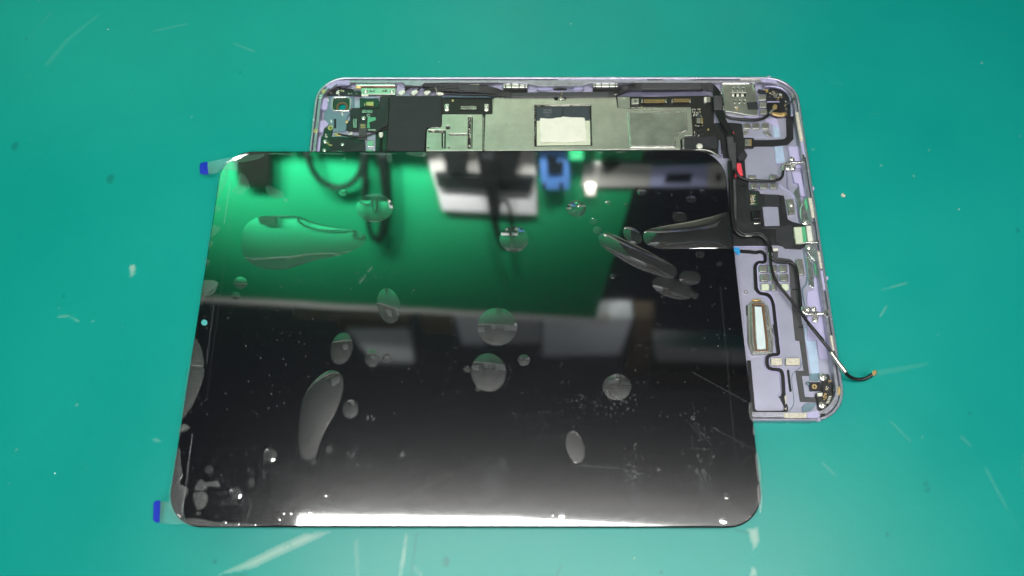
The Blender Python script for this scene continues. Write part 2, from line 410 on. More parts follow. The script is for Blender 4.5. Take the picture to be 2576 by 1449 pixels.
# ------------------------------------------------------------------ tablet housing
HX, HY, HT = 42.297, 45.365, -0.004
H = thing('tablet_housing', (HX + 124, HY - 89, 0), 'opened lavender tablet housing with exposed circuit board and wiring, lying partly under the black panel', 'tablet housing')
def hp(x, y):
    c, s = math.cos(HT), math.sin(HT); return (HX + c * x + s * -y * -1 * 1 - 0 if False else HX + c * x + s * y, HY + s * x - c * y if False else HY + s * x * 1 - c * y)
def rrect(x0, y0, x1, y1, r, n=10):
    pts = []
    for cx, cy, a0 in ((x1 - r, y0 + r, -90), (x1 - r, y1 - r, 0), (x0 + r, y1 - r, 90), (x0 + r, y0 + r, 180)):
        for i in range(n + 1):
            a = math.radians(a0 + 90 * i / n); pts.append((cx + r * math.cos(a), cy + r * math.sin(a)))
    return pts
def hrr(x0, y0, x1, y1, r, n=12): return [hp(*p) for p in rrect(x0, y0, x1, y1, r, n)]
W_, H_ = 247.6, 178.5
camhole = disc(*P(*R1(625, 607), 1.0), 2.15)
shell = slab('back_shell', [hrr(.6, .6, W_ - .6, H_ - .6, 14.5), camhole], .15, 1.0, 'lav', H, .2)
# side wall with its polished outer lip, and the inner ledge
slab('side_wall', [hrr(0, 0, W_, H_, 15), hrr(1.15, 1.15, W_ - 1.15, H_ - 1.15, 14)], .5, 6.0, 'lip', H, .3)
slab('bottom_edge', [hrr(.5, .5, W_ - .5, H_ - .5, 14.5), hrr(3, 3, W_ - 3, H_ - 3, 12)], .02, .9, 'lavside', H, .3)
led = slab('glue_ledge', [hrr(1.6, 1.6, W_ - 1.6, H_ - 1.6, 13.5), hrr(3.1, 2.9, W_ - 2.9, H_ - 4.0, 12)], 1.0, 5.3, 'rim', H, .12)
# thicker bays of the ledge along the top
for reg, pts in [(R1, [(1600, 150), (2387, 150), (2387, 175), (2000, 195), (1960, 240), (1690, 235), (1640, 180)]),
                 (R2, [(60, 150), (380, 150), (400, 185), (120, 190)]), (R2, [(830, 150), (2387, 150), (2387, 255), (1800, 250), (1600, 210), (1180, 180), (850, 175)]),
                 (R3, [(-30, 130), (1490, 120), (1480, 165), (1000, 165), (600, 190), (380, 245), (-30, 255)]), (R3, [(1720, 110), (2387, 110), (2387, 140), (1760, 170)])]:
    px('ledge_bay', reg, pts, 1, 5.2, 'rim', H, .12)
# adhesive residue left on the ledge
for reg, q, m in [(R4, [(1000, 120), (1340, 118), (1340, 152), (1000, 152)], 'residue'), (R4, [(1925, 690), (1975, 690), (2060, 1180), (2005, 1180)], 'residue'),
                  (R4, [(1340, 112), (1600, 120), (1620, 190), (1380, 190), (1340, 150)], 'lavlight'), (R4, [(2010, 1185), (2060, 1185), (2130, 1440), (2060, 1440)], 'lavlight'),
                  (R5, [(1325, 720), (1370, 720), (1420, 980), (1375, 980)], 'residue'), (R6, [(1310, 295), (1345, 295), (1385, 520), (1350, 520)], 'residue'),
                  (R6, [(1350, 540), (1395, 540), (1440, 800), (1390, 800)], 'lavlight'), (R7, [(1335, 140), (1380, 140), (1420, 350), (1380, 350)], 'residue'),
                  (R7, [(700, 1195), (1020, 1195), (1020, 1262), (720, 1262)], 'residue'), (R7, [(1030, 1190), (1180, 1160), (1200, 1265), (1030, 1262)], 'lavlight'),
                  (R1, [(350, 270), (480, 160), (750, 150), (760, 230), (520, 215), (440, 300)], 'lavlight'), (R5, [(1225, 0), (1270, 0), (1290, 150), (1250, 150)], 'lavlight')]:
    px('adhesive_residue', reg, q, 5.2, 5.42, m, H, .05, .3)
# nubs on the outer edge
for reg, q in [(R1, [(605, 108), (665, 125)]), (R4, [(1455, 75), (1515, 95)]), (R5, [(1365, 575), (1405, 620)]), (R6, [(1425, 620), (1455, 665)]), (R7, [(1160, 1265), (1210, 1310)])]:
    px('edge_clip', reg, q, 4.4, 5.9, 'lavlight', H, .15, .4)
# sloping inner wall on the right with lavender blocks
for reg, q, z, m in [(R4, [(1810, 1260), (1990, 1260), (2040, 1449), (1830, 1449)], 2.4, 'lavlight'),
                     (R5, [(1065, 55), (1200, 50), (1270, 330), (1160, 330), (1150, 200), (1085, 180)], 2.4, 'lavlight'),
                     (R5, [(1115, 380), (1230, 380), (1290, 700), (1230, 700), (1200, 530), (1140, 520)], 2.4, 'lavlight'),
                     (R6, [(1265, 640), (1340, 640), (1380, 800), (1440, 1449), (1180, 1449), (1180, 820), (1270, 790)], 1.7, 'lavlight'),
                     (R7, [(1130, 0), (1330, 0), (1380, 460), (1200, 460), (1150, 150)], 1.6, 'lavlight'),
                     (R5, [(885, 50), (990, 40), (1030, 265), (910, 270)], 1.25, 'paleblue'), (R4, [(1540, 790), (1640, 870), (1670, 1110), (1560, 1110)], 1.25, 'paleblue'),
                     (R7, [(980, 0), (1120, 0), (1200, 660), (1080, 660)], 1.2, 'paleblue'), (R7, [(1065, 660), (1200, 650), (1190, 760), (1060, 750)], 1.5, 'bluegrey'),
                     (R7, [(960, 1110), (1010, 1060), (1160, 1060), (1090, 1160), (965, 1185)], 1.6, 'bluegrey'),
                     (R4, [(1400, 810), (1590, 780), (1640, 860), (1640, 960), (1500, 870)], 1.5, 'lavlight'),
                     (R1, [(245, 640), (250, 540), (300, 490), (300, 440), (370, 440), (390, 560), (370, 640)], 2.9, 'lavlight'),
                     (R1, [(175, 960), (200, 850), (340, 815), (400, 890), (320, 960), (300, 1030), (265, 1030)], 2.9, 'lavlight'),
                     (R1, [(205, 1100), (275, 1100), (250, 1355), (200, 1355)], 2.4, 'lavlight')]:
    px('inner_block', reg, q, 1.0, z, m, H, .15, .8)
# curved inner corner ribs
cord('corner_rib', R4, [(1400, 265), (1560, 262), (1700, 300), (1800, 380), (1850, 480), (1870, 760)], 3.4, .8, 'lavside', H)
cord('corner_rib', R4, [(1640, 215), (1740, 260), (1850, 340), (1900, 440)], 4.2, .5, 'lavlight', H)
cord('corner_rib', R1, [(370, 330), (430, 270), (520, 235), (760, 235)], 3.6, .9, 'lavside', H)
cord('corner_rib', R7, [(1440, 900), (1440, 1020), (1380, 1110), (1280, 1180)], 3.2, .7, 'lavside', H)

# camera corner
pl = px('camera_bracket', R1, [(330, 470), (430, 415), (820, 400), (830, 600), (770, 690), (710, 780), (690, 1010), (430, 1020), (320, 900), (330, 640)], 1.0, 2.0, 'bluegrey', H, .12, 1,
        holes=[disc(625, 605, 80, 20)])
px('bracket_slot', R1, [(490, 800), (528, 960)], 2.0, 2.06, 'hole', pl)
for x, y, a in [(625, 720, .5), (440, 840, .5), (385, 480, .5), (780, 1040, -.4)]:
    px('clip_mark', R1, [(x - 12, y - 25), (x + 8, y - 22), (x + 22, y + 25), (x, y + 25)], 2.0, 2.2, 'white', pl)
oc = lambda k: [(610 + (x - 610) * k, 548 + (y - 548) * k) for x, y in [(490, 425), (725, 425), (780, 475), (768, 640), (735, 672), (480, 668), (440, 625), (455, 470)]]
cb = px('camera_frame', R1, oc(1), 1.9, 3.3, 'silver', H, .3, .6, holes=[oc(.84)])
px('camera_frame', R1, oc(1.07), 1.9, 2.5, 'lavlight', H, .2, .6, holes=[oc(.99)])
c = P(*R1(620, 575), 2.3)
px('lens_recess', R1, oc(.86), 1.7, 2.2, 'gpcb', cb, .05, .4, holes=[disc(625, 600, 88, 24)])
ring('lens_ring', R1, 625, 600, 3.05, 2.05, 1.7, 2.5, 'brown', cb)
# left green board
gb = px('antenna_board', R1, [(330, 960), (420, 895), (480, 950), (440, 1100), (1000, 1120), (1020, 1330), (430, 1330), (420, 1400), (250, 1400), (255, 1150), (320, 1040)], 1.0, 2.3, 'gpcb', H, .1, .6)
ring('screw_boss', R1, 430, 950, 1.4, .55, 2.3, 2.6, 'gold', gb); ring('screw_boss', R1, 180, 1000, 1.2, .45, 5.2, 5.5, 'gold', gb)
for x, y, r in [(340, 1180, 1.1), (325, 1330, 1.0), (632, 1230, .9)]: screw(R1, x, y, r, 2.5, gb)
ring('screw_boss', R1, 315, 335, 1.1, .4, 5.3, 5.6, 'gold', gb); ring('screw_boss', R1, 255, 425, 1.1, .5, 5.3, 5.5, 'silver', gb)
chips(R1, 335, 1040, 385, 1110, 8, 2.4, gb, (10, 22), 'white', 3); chips(R1, 350, 1170, 430, 1250, 5, 2.5, gb, (20, 35), 'gold', 4)
px('cover_tape', R1, [(420, 1135), (830, 1150), (835, 1180), (1010, 1200), (1000, 1320), (420, 1320)], 2.3, 2.6, 'flex', gb)
ff = px('flex_board', R1, [(780, 620), (1240, 600), (1260, 420), (1410, 420), (1400, 960), (1190, 1010), (780, 1000), (760, 1000), (695, 980), (700, 850), (755, 830), (760, 690)], 1.0, 2.7, 'flex', H, .12, .6)
mc = px('microphone_module', R1, [(920, 455), (1240, 455), (1240, 610), (925, 610)], 2.6, 3.2, 'gpcb', ff, .12)
px('microphone_can', R1, [(1030, 515), (1155, 575)], 3.2, 3.9, 'gold', ff, .1)
px('gasket', R1, [(960, 425), (1215, 450)], 2.6, 3.6, 'lavside', ff, .15, .4)
chips(R1, 990, 515, 1012, 565, 5, 3.2, ff, (8, 16), 'white', 5)
connector(R1, (940, 650), (1155, 705), 2.7, 3.4, ff, 'silver', 9); connector(R1, (805, 785), (880, 965), 2.7, 3.4, ff, 'silver', 9, True)
screw(R1, 985, 790, 1.15, 3.0, ff); ring('screw_boss', R1, 1068, 745, .9, .5, 2.7, 3.0, 'silver', ff); screw(R1, 705, 850, .8, 2.9, ff, 'gold')
px('green_label', R1, [(1060, 775), (1190, 775), (1190, 825), (1080, 860), (1095, 955), (1045, 955)], 2.7, 2.78, 'greens', ff)
px('flex_tail', R1, [(920, 880), (1030, 880), (1045, 1150), (900, 1150)], 2.75, 3.0, 'greyflex', ff)
connector(R1, (930, 880), (1025, 965), 2.9, 3.2, ff, 'gold', 7)
px('speaker_mesh', R1, [(1060, 975), (1190, 1000)], 2.4, 2.7, 'pad', ff)
cord('antenna_cable', R1, [(560, 1060, 3.4), (700, 1082), (850, 1098), (1000, 1092), (1120, 1060), (1220, 1010), (1300, 950), (1390, 900)], 3.3, .52, 'cable', H)
px('cable_plug', R1, [(495, 1035), (580, 1035), (625, 1065), (600, 1085), (500, 1080)], 2.9, 3.6, 'gold', H, .2, .4)
px('foil_bit', R1, [(720, 1065), (800, 1020), (815, 1035), (740, 1075)], 2.5, 2.8, 'white', H)
for q in [[(1045, 1165), (1160, 1270)], [(1035, 1310), (1145, 1372)], [(545, 1335), (635, 1375)]]: px('shiny_gasket', R1, q, 1.2, 2.6, 'greenpad', H, .15, .4)
px('white_plug', R1, [(1245, 1025), (1310, 1025), (1310, 1080), (1290, 1112), (1262, 1112), (1245, 1080)], 2.4, 3.2, 'white', H, .15, .3)
cord('antenna_cable', R1, [(1275, 1100), (1272, 1200), (1270, 1400)], 2.6, .55, 'cable', H)
px('dark_channel', R1, [(1190, 1010), (1400, 960), (1390, 1400), (1180, 1400)], 1.0, 1.6, 'gpcb', H)
# antenna flex along the top left corner
tf = px('corner_flex', R1, [(360, 330), (500, 270), (530, 200), (595, 200), (620, 275), (760, 290), (960, 340), (950, 410), (560, 400), (380, 410)], 1.5, 2.9, 'flex', H, .1, .6)
chips(R1, 390, 300, 480, 400, 8, 3, tf, (10, 26), 'chip', 6); chips(R1, 520, 310, 640, 385, 14, 3, tf, (12, 34), 'white', 7); chips(R1, 680, 290, 930, 380, 9, 3, tf, (8, 22), 'silver', 8)
screw(R1, 562, 230, .8, 3.2, tf, 'chip')
# top speaker bracket
bk = px('top_bracket', R1, [(950, 280), (1525, 280), (1522, 390), (950, 390)], 1.5, 3.6, 'shield', H, .15, .3)
px('bracket_bar', R1, [(862, 210), (1520, 245)], 3, 4.6, 'silver', bk, .25, .3); px('bracket_bar', R1, [(945, 250), (1522, 272)], 2.8, 4.0, 'brown', bk, .15)
px('orange_tape', R1, [(845, 252), (945, 290)], 3, 3.5, 'gold', bk, .1, .3)
for x in (1020, 1462): screw(R1, x, 335, 1.15, 3.8, bk)
for x in (1090, 1300): px('slot', R1, [(x, 318), (x + 80, 345)], 3.6, 3.66, 'hole', bk)
px('slot_tab', R1, [(1100, 322), (1150, 332)], 3.66, 3.8, 'silver', bk); px('slot_tab', R1, [(1310, 322), (1360, 332)], 3.66, 3.8, 'silver', bk)
px('white_plug', R1, [(950, 385), (1065, 418)], 2.4, 3.3, 'white', H, .15)

# ------------------------------------------------------------------ logic board
lbtop = 2.1
lb = slab('logic_board', [[P(*R1(1380, 430), lbtop)] + [P(*q, lbtop) for q in (R1(2290, 440), R2(1000, 440), R3(-100, 430), R3(1200, 430), R4(480, 410), R4(560, 440), R4(560, 880), R4(620, 900), R4(700, 1090), R4(700, 1380), R1(1370, 1380))]], 1.0, lbtop, 'board', H, .1)
bt = px('black_cover_tape', R1, [(1425, 415), (2292, 410), (2292, 925), (2070, 930), (2030, 975), (2008, 1380), (1368, 1380), (1400, 900)], 2.1, 3.9, 'dark', lb, .25, .4)
for y in (610, 875, 1100): cord('tape_crease', R1, [(1450, y, 3.88), (1600, y + 12, 3.88), (1800, y + 6, 3.9), (1980, y + 16, 3.86)], 3.9, .28, 'dark', bt, flat=.3)
px('tape_edge', R1, [(2280, 420), (2296, 930)], 2.1, 3.0, 'silver', bt); px('tape_edge', R1, [(2050, 930), (2270, 946)], 2.1, 3.2, 'silver', bt)
b1 = px('connector_strip', R2, [(165, 462), (1025, 460), (1022, 712), (165, 716)], 2.1, 2.45, 'board', lb)
for x in (252, 920):
    px('spring_clip', R2, [(x - 37, 550), (x + 37, 650)], 2.4, 3.1, 'silver', b1, .15, .4); ring('clip_ring', R2, x, 600, .75, .35, 3.1, 3.4, 'silver', b1)
    px('clip_foot', R2, [(x - 32, 655), (x + 30, 672)], 2.4, 2.7, 'silver', b1)
connector(R2, (460, 580), (775, 650), 2.4, 3.2, b1, 'silver', 16); px('gold_mark', R2, [(335, 478), (368, 508)], 2.45, 2.6, 'gold', b1)
# left shield with slots
s1 = px('metal_shield', R2, [(-81, 985), (-40, 960), (150, 945), (168, 900), (172, 725), (855, 725), (852, 1338), (-95, 1342)], 2.1, 3.5, 'shield', lb, .15, .5,
        holes=[[(610, 760), (690, 760), (680, 1300), (600, 1300)], [(237, 918), (308, 918), (306, 975), (240, 978)], [(290, 1050), (596, 1050), (594, 1080), (290, 1080)],
               [(-58, 988), (236, 990), (232, 1296), (165, 1296), (168, 1034), (-60, 1030)], [(270, 1270), (305, 1296)], [(-78, 1270), (-44, 1296)]])
chips(R2, 612, 780, 660, 1280, 30, 2.4, lb, (8, 22), 'white', 11); chips(R2, 300, 1054, 570, 1066, 14, 2.6, lb, (8, 18), 'white', 12)
chips(R2, -40, 992, 170, 1015, 8, 2.6, lb, (8, 20), 'white', 13); px('shield_wall', R2, [(190, 1040), (212, 1290)], 2.1, 3.3, 'silver', lb, .1)
px('shield_wall', R2, [(655, 770), (668, 1290)], 2.1, 2.9, 'pad', lb, .05)
# main shield with the processor window
top = [(R2, 900, 725), (R2, 1020, 718), (R2, 1040, 452), (R2, 2045, 442), (R2, 2062, 490), (R2, 2245, 492), (R2, 2262, 440), (R3, 960, 430), (R3, 988, 620), (R3, 1205, 628), (R3, 2222, 608), (R3, 2250, 1082), (R3, 2120, 1092), (R3, 2038, 1150), (R3, 2048, 1312), (R2, 880, 1338)]
zz = 3.7
s2 = slab('metal_shield', [rounded([P(*r(x, y), zz) for r, x, y in top], .5), [P(*r(x, y), zz) for r, x, y in [(R2, 1720, 562), (R3, 548, 556), (R3, 568, 1254), (R2, 1722, 1266)]]], 2.1, zz, 'shield', lb, .15)
px('shield_lip', R2, [(870, 1338), (875, 1352), (3290 + 2035 - 0, 1325)][0:0] or [(885, 1334), (2375, 1330), (2375, 1352), (885, 1352)], 2.1, 3.1, 'silver', s2, .1)
px('shield_lip', R3, [(-30, 1316), (2040, 1300), (2040, 1318), (-30, 1336)], 2.1, 3.1, 'silver', s2, .1)
for i in range(27):
    x = 1060 + i * 88
    if 2030 < x < 2290: continue
    u, v = R2(x, 436 - (x - 1060) * .006); px('shield_tab', RP, [(u, v - 1.0), (u + 11.6, v + 1.2)], 2.1, 3.3, 'silver', s2, .05)
    if i > 20: break
for i in range(11): px('shield_tab', R3, [(1215 + i * 90, 606), (1295 + i * 90, 622)], 2.1, 3.3, 'silver', s2, .05)
for i in range(7): px('shield_tab', R2, [(862, 770 + i * 80), (878, 835 + i * 80)], 2.1, 3.0, 'pad', s2, .05)
for i in range(6): px('shield_tab', R2, [(1018, 470 + i * 42), (1034, 500 + i * 42)], 2.4, 3.3, 'pad', s2, .05)
px('dull_patch', R3, [(985, 432), (1192, 432), (1196, 622), (1000, 620)], zz, zz + .1, 'shield2', s2, .03); px('white_fleck', R3, [(1070, 445), (1085, 440), (1118, 462), (1110, 472)], zz + .1, zz + .3, 'white', s2)
em = px('raised_lid', R3, [(1150, 690), (1182, 665), (2138, 668), (2178, 1002), (2060, 1030), (1985, 1075), (1962, 1120), (1962, 1280), (1195, 1282)], zz - .1, zz + .5, 'silver', s2, .28, .7)
px('lid_face', R3, [(1192, 722), (1205, 704), (2118, 706), (2148, 985), (2040, 1006), (1958, 1060), (1932, 1112), (1932, 1244), (1215, 1248)], zz + .4, zz + .53, 'shield2', em, .03, .6)
# processor
pk = slab('processor_package', [[P(*r(x, y), 3.0) for r, x, y in [(R2, 1745, 590), (R3, 530, 586), (R3, 545, 1240), (R2, 1748, 1252)]]], 2.1, 3.0, 'board', lb, .1)
px('memory_chip', R2, [(1760, 606), (2188, 604), (2188, 830), (1760, 832)], 3.0, 3.35, 'chip', pk, .08); px('memory_chip', R3, [(72, 604), (512, 602), (520, 830), (72, 830)], 3.0, 3.35, 'chip', pk, .08)
slab('substrate', [[P(*r(x, y), 3.2) for r, x, y in [(R2, 1762, 806), (R3, 522, 800), (R3, 532, 1242), (R2, 1764, 1250)]]], 3.0, 3.2, 'cream', pk, .05)
pp = [(R2, 1815, 806), (R2, 1850, 786), (R2, 1980, 796), (R2, 2100, 778), (R2, 2170, 772), (R2, 2200, 758), (R2, 2240, 772), (R3, 120, 772), (R3, 390, 776), (R3, 440, 806), (R3, 448, 950), (R3, 462, 1010), (R3, 460, 1165), (R3, 400, 1180), (R3, 200, 1190), (R3, 0, 1196), (R2, 1950, 1188), (R2, 1865, 1196), (R2, 1818, 1172), (R2, 1828, 1090), (R2, 1806, 960)]
slab('thermal_paste', [[tuple(q) for q in smooth_pts([P(*r(x, y), 3.9) for r, x, y in pp], 3, True)]], 3.2, 3.9, 'paste', pk, .25)
for s in ([(290, 870), (250, 930), (290, 1000), (240, 1050)], [(330, 1080), (300, 1050), (260, 1075)], [(60, 965), (100, 940), (130, 965)], [(-320, 910), (-300, 890), (-280, 915)]):
    cord('paste_ridge', R3, [(a, b, 3.9) for a, b in s], 3.9, .3, 'paste', pk, flat=.5)
def text(s, reg, x, y, size, z, parent, m='print', rot=0):
    cu = bpy.data.curves.new('t', 'FONT'); cu.body = s; cu.size = size * MM; cu.align_x = 'CENTER'; cu.align_y = 'CENTER'
    t = bpy.data.objects.new('tmp', cu); COL.objects.link(t); dg = bpy.context.evaluated_depsgraph_get(); dg.update()
    me = bpy.data.meshes.new_from_object(t.evaluated_get(dg)); bpy.data.objects.remove(t)
    X, Y = P(*reg(x, y), z); me.transform(Matrix.Translation((X * MM, Y * MM, z * MM)) @ Matrix.Rotation(rot, 4, 'Z'))
    return link('marking', me, m, parent)
for r, x in ((R2, 1945), (R3, 255)):
    text('8KT09', r, x, 655, 1.5, 3.37, pk); text('D9ZGT', r, x, 695, 1.5, 3.37, pk); text('00000', r, x, 745, .9, 3.37, pk)
for r, xs_ in ((R2, [1770, 1800, 1905, 1950, 2000, 2030, 2065, 2100, 2145, 2195, 2240, 2285, 2355]), (R3, [20, 70, 120, 225, 275, 320, 360, 400, 445, 490])):
    for x in xs_: px('solder_component', r, [(x, 572), (x + 26, 592)], 2.2, 2.9, 'white' if x % 3 else 'pad', pk, .05)
chips(R2, 1722, 610, 1738, 1180, 26, 2.5, lb, (7, 14), 'white', 21); chips(R3, 540, 610, 552, 1200, 22, 2.5, lb, (7, 13), 'silver', 22)
# right end of the board
px('square_contact', R3, [(1225, 460), (1345, 548)], 2.1, 3.2, 'shield', lb, .12, .3); ring('contact_ring', R3, 1287, 498, .55, .25, 3.2, 3.4, 'chip', lb)
connector(R3, (1395, 465), (1812, 540), 2.1, 3.3, lb, 'gold', 24); connector(R3, (1900, 455), (2218, 526), 2.1, 3.3, lb, 'gold', 18)
for x in (1400, 1800, 1906, 2205): px('connector_lug', R3, [(x - 10, 470), (x + 10, 525)], 2.1, 3.5, 'silver', lb, .1)
px('gold_mark', R3, [(1380, 592), (1408, 612)], 2.1, 2.5, 'gold', lb); px('gold_mark', R4, [(450, 965), (480, 992)], 2.1, 2.4, 'gold', lb)
chips(R4, 195, 625, 340, 760, 34, 2.3, lb, (8, 18), 'white', 31); chips(R4, 230, 900, 370, 915, 6, 2.3, lb, (8, 15), 'white', 32); chips(R4, 220, 950, 380, 1090, 18, 2.3, lb, (8, 26), 'silver', 33)
ic = px('coil', R4, [(248, 780), (385, 880)], 2.1, 3.2, 'board', lb, .1); px('coil_core', R4, [(270, 785), (335, 870)], 3.1, 3.4, 'pad', ic); px('coil_core', R4, [(345, 785), (372, 875)], 3.1, 3.4, 'gold', ic)
px('small_chip', R4, [(285, 715), (345, 765)], 2.1, 2.8, 'chip', lb); px('small_chip', R4, [(270, 930), (365, 950)], 2.1, 2.7, 'hole', lb); px('small_chip', R4, [(245, 1015), (375, 1040)], 2.1, 2.9, 'hole', lb)
fc = px('flex_clip', R4, [(395, 435), (440, 520)], 2.1, 3.4, 'white', lb, .15); px('flex_clip', R4, [(450, 430), (500, 510)], 2.1, 3.0, 'pad', lb, .15)
ring('board_hole', R4, 275, 487, .5, .25, 2.1, 2.2, 'hole', lb)
px('clear_tape', R4, [(40, 1115), (600, 1090), (640, 1300), (60, 1300)], 2.2, 2.7, 'dark', lb, .15, .6)
px('shield_corner', R4, [(35, 1110), (62, 1300)], 2.1, 3.6, 'silver', lb, .15); screw(R4, 318, 1260, 1.6, 3.6, lb, 'white')
cord('white_wire', R4, [(0, 1320, 4.2), (200, 1328, 4.4), (330, 1318, 4.6), (500, 1345, 4.6), (650, 1440, 4.8)], 4.4, .35, 'pad', H)
px('clear_tab', R4, [(-10, 1300), (240, 1310), (330, 1300), (470, 1330), (330, 1385), (220, 1350), (-10, 1335)], 4.6, 4.75, 'greyflex', lb, .03, .5)
px('side_rail', R4, [(640, 1155), (665, 1160), (690, 1420), (640, 1400)], 2, 4.2, 'lavside', H, .2)
screw(R2, 2170, 455, 1.3, 3.7, lb); chips(R2, 2090, 430, 2210, 475, 7, 3.8, lb, (18, 40), 'silver', 41)
px('notch', R2, [(2060, 440), (2245, 488)], 2.1, 2.3, 'hole', lb)
cord('ground_wire', R2, [(2195, 330, 4.2), (2185, 380, 4.6), (2165, 440, 4.4)], 4, .2, 'gold', H)

# ------------------------------------------------------------------ wiring along the top
px('rib', R2, [(1775, 262), (2387, 262), (2387, 350), (1785, 348)], 1.0, 3.4, 'lavside', H, .2); px('rib', R3, [(-20, 262), (430, 262), (390, 345), (-20, 348)], 1.0, 3.4, 'lavside', H, .2)
px('rib_slot', R2, [(2035, 290), (2268, 322)], 3.4, 3.46, 'hole', H, .02, .8)
px('rib', R3, [(1100, 345), (2387, 340), (2387, 425), (1000, 420)], 1, 2.0, 'lavside', H, .2)
px('rib', R4, [(0, 350), (380, 350), (520, 420), (0, 412)], 1, 2.0, 'lavside', H, .2)
px('rib', R2, [(170, 415), (1040, 400), (1040, 455), (170, 455)], 1, 1.9, 'bluegrey', H, .2)
for k, (y0, dy) in enumerate([(215, 0), (235, 3), (262, 4), (292, 2), (318, 0)]):
    a = [(-450 + 60 * k, 275 + 6 * k), (-250 + 30 * k, 215 + 14 * k)] if k < 3 else [(-280 + 50 * k, 330), (-120 + 20 * k, 295)]
    cord('coax_cable', R2, [(p[0], p[1], 4.2) for p in a] + [(0, y0, 4.3), (300, y0 + 12 + dy), (640, y0 + 30 + dy), (900, 268 + k * 22), (1080, 300 + k * 22), (1200, 345 + k * 18), (1340, 368 + k * 14)], 4.3, .58, 'cable', H)
cord('coax_cable', R2, [(190, 370, 3.8), (400, 385), (700, 395), (900, 395), (1100, 415), (1340, 418)], 3.8, .5, 'cable', H)
for i, (x, y) in enumerate([(1630, 355), (1840, 355), (2055, 355)]):
    px('white_plug', R1, [(x - 60, y + 5), (x - 40, y - 22), (x + 35, y - 45), (x + 60, y - 40), (x + 55, y - 5), (x + 5, y + 40), (x - 30, y + 45), (x - 55, y + 20)], 3.3, 4.3, 'white', H, .2, .3)
    cord('coax_cable', R1, [(x + 45, y - 25, 4.1), (x + 110, y - 80), (x + 200, y - 125), (x + 330, y - 140)], 4.2, .45, 'cable', H)
px('white_plug', R1, [(2210, 345), (2260, 350), (2330, 362), (2330, 395), (2240, 402), (2205, 380)], 3.3, 4.2, 'white', H, .2, .3)
cord('silver_wire', R1, [(2190, 275, 5), (2210, 320, 4.8), (2235, 365, 4.4)], 4.6, .3, 'pad', H)
for o in (0, 26, 50):
    cord('coax_cable', R2, [(-420, 235 + o * .5, 3.4), (-200, 215 + o), (100, 225 + o), (420, 235 + o), (800, 255 + o), (1000, 285 + o), (1180, 345 + o * .6), (1340, 380 + o * .5)], 3.4, .6, 'cable', H)
for o in (0, 30):
    cord('coax_cable', R3, [(860, 372 + o, 3.6), (980, 335 + o), (1110, 275 + o), (1240, 225 + o), (1400, 205 + o * 2)], 3.6, .62, 'cable', H)
cord('coax_cable', R3, [(1400, 330, 3.4), (1800, 326), (2200, 320), (2400, 322)], 3.4, .55, 'cable', H)
px('cable_tape', R2, [(458, 240), (795, 240), (795, 318), (458, 318)], 3.4, 4.9, 'greyflex', H, .3, .4); px('white_edge', R2, [(455, 222), (800, 236)], 3.5, 4.4, 'silver', H, .1)
px('cable_tape', R2, [(1325, 356), (2387, 348), (2387, 432), (1325, 432)], 3.2, 4.7, 'greyflex', H, .35, .4); px('cable_tape', R3, [(-40, 350), (850, 340), (870, 400), (860, 422), (-40, 432)], 3.2, 4.7, 'greyflex', H, .35, .4)
for reg, q in [(R2, (1195, 1610, 200, 340)), (R3, (575, 995, 188, 330))]:
    x0, x1, y0, y1 = q
    g = px('spring_contact', reg, [(x0, y0), (x1, y1)], 1.0, 2.6, 'hole', H, .1)
    cuts = [0, .1, .34, .66, .9, 1]
    for i in range(5):
        a, b = x0 + (x1 - x0) * cuts[i] + 4, x0 + (x1 - x0) * cuts[i + 1] - 4
        px('contact_finger', reg, [(a, y0), (b, y0 + 78)], 2.6, 4.4, 'silver', g, .3, .3)
for k in range(5):
    cord('coax_cable', R3, [(830, 362 + k * 14, 4.2), (920, 350 + k * 15), (1040, 325 + k * 14 - (5 - k) * 12), (1180, 265 + k * 14), (1290, 215 + k * 22), (1400, 208 + k * 20)], 4.3, .56, 'cable', H)
cord('coax_cable', R3, [(960, 410, 4.4), (1080, 360), (1200, 325), (1500, 318), (2000, 312), (2420, 310)], 4.0, .5, 'cable', H)
px('pink_mark', R3, [(925, 380), (990, 378), (985, 402), (935, 404)], 4.6, 4.8, 'white', H, .1, .4)
px('cable_tape', R3, [(1375, 190), (2420, 180), (2420, 290), (1375, 300)], 3.3, 4.8, 'greyflex', H, .4, .4); px('cable_tape', R4, [(-10, 185), (345, 175), (345, 285), (-10, 292)], 3.3, 4.8, 'greyflex', H, .4, .4)
for k in range(5):
    o = k * 26
    cord('coax_cable', R4, [(330, 190 + o, 4.4), (430, 195 + o), (540, 235 + o), (620 - o * .6, 310 + o * .6), (672 - o, 400 + o * .2), (690 - o, 480), (690 - o, 600), (705 - o, 700), (750 - o * .9, 820), (810 - o * .8, 930), (860 - o * .75, 1020), (885 - o * .75, 1120)], 4.4, .52, 'cable', H)
px('cable_tape', R4, [(555, 408), (700, 405), (702, 645), (562, 650)], 3.6, 5.3, 'greyflex', H, .4, .4)
px('cable_tape', R4, [(770, 1095), (885, 1090), (920, 1460), (820, 1460)], 3.4, 4.9, 'greyflex', H, .35, .4)
px('cable_tape', R5, [(300, 0), (385, 0), (400, 350), (330, 360)], 3.4, 5.0, 'greyflex', H, .35, .4)
px('cable_tape', R5, [(345, 480), (385, 480), (400, 760), (395, 1000), (355, 1010)], 3.2, 4.4, 'greyflex', H, .3, .4)

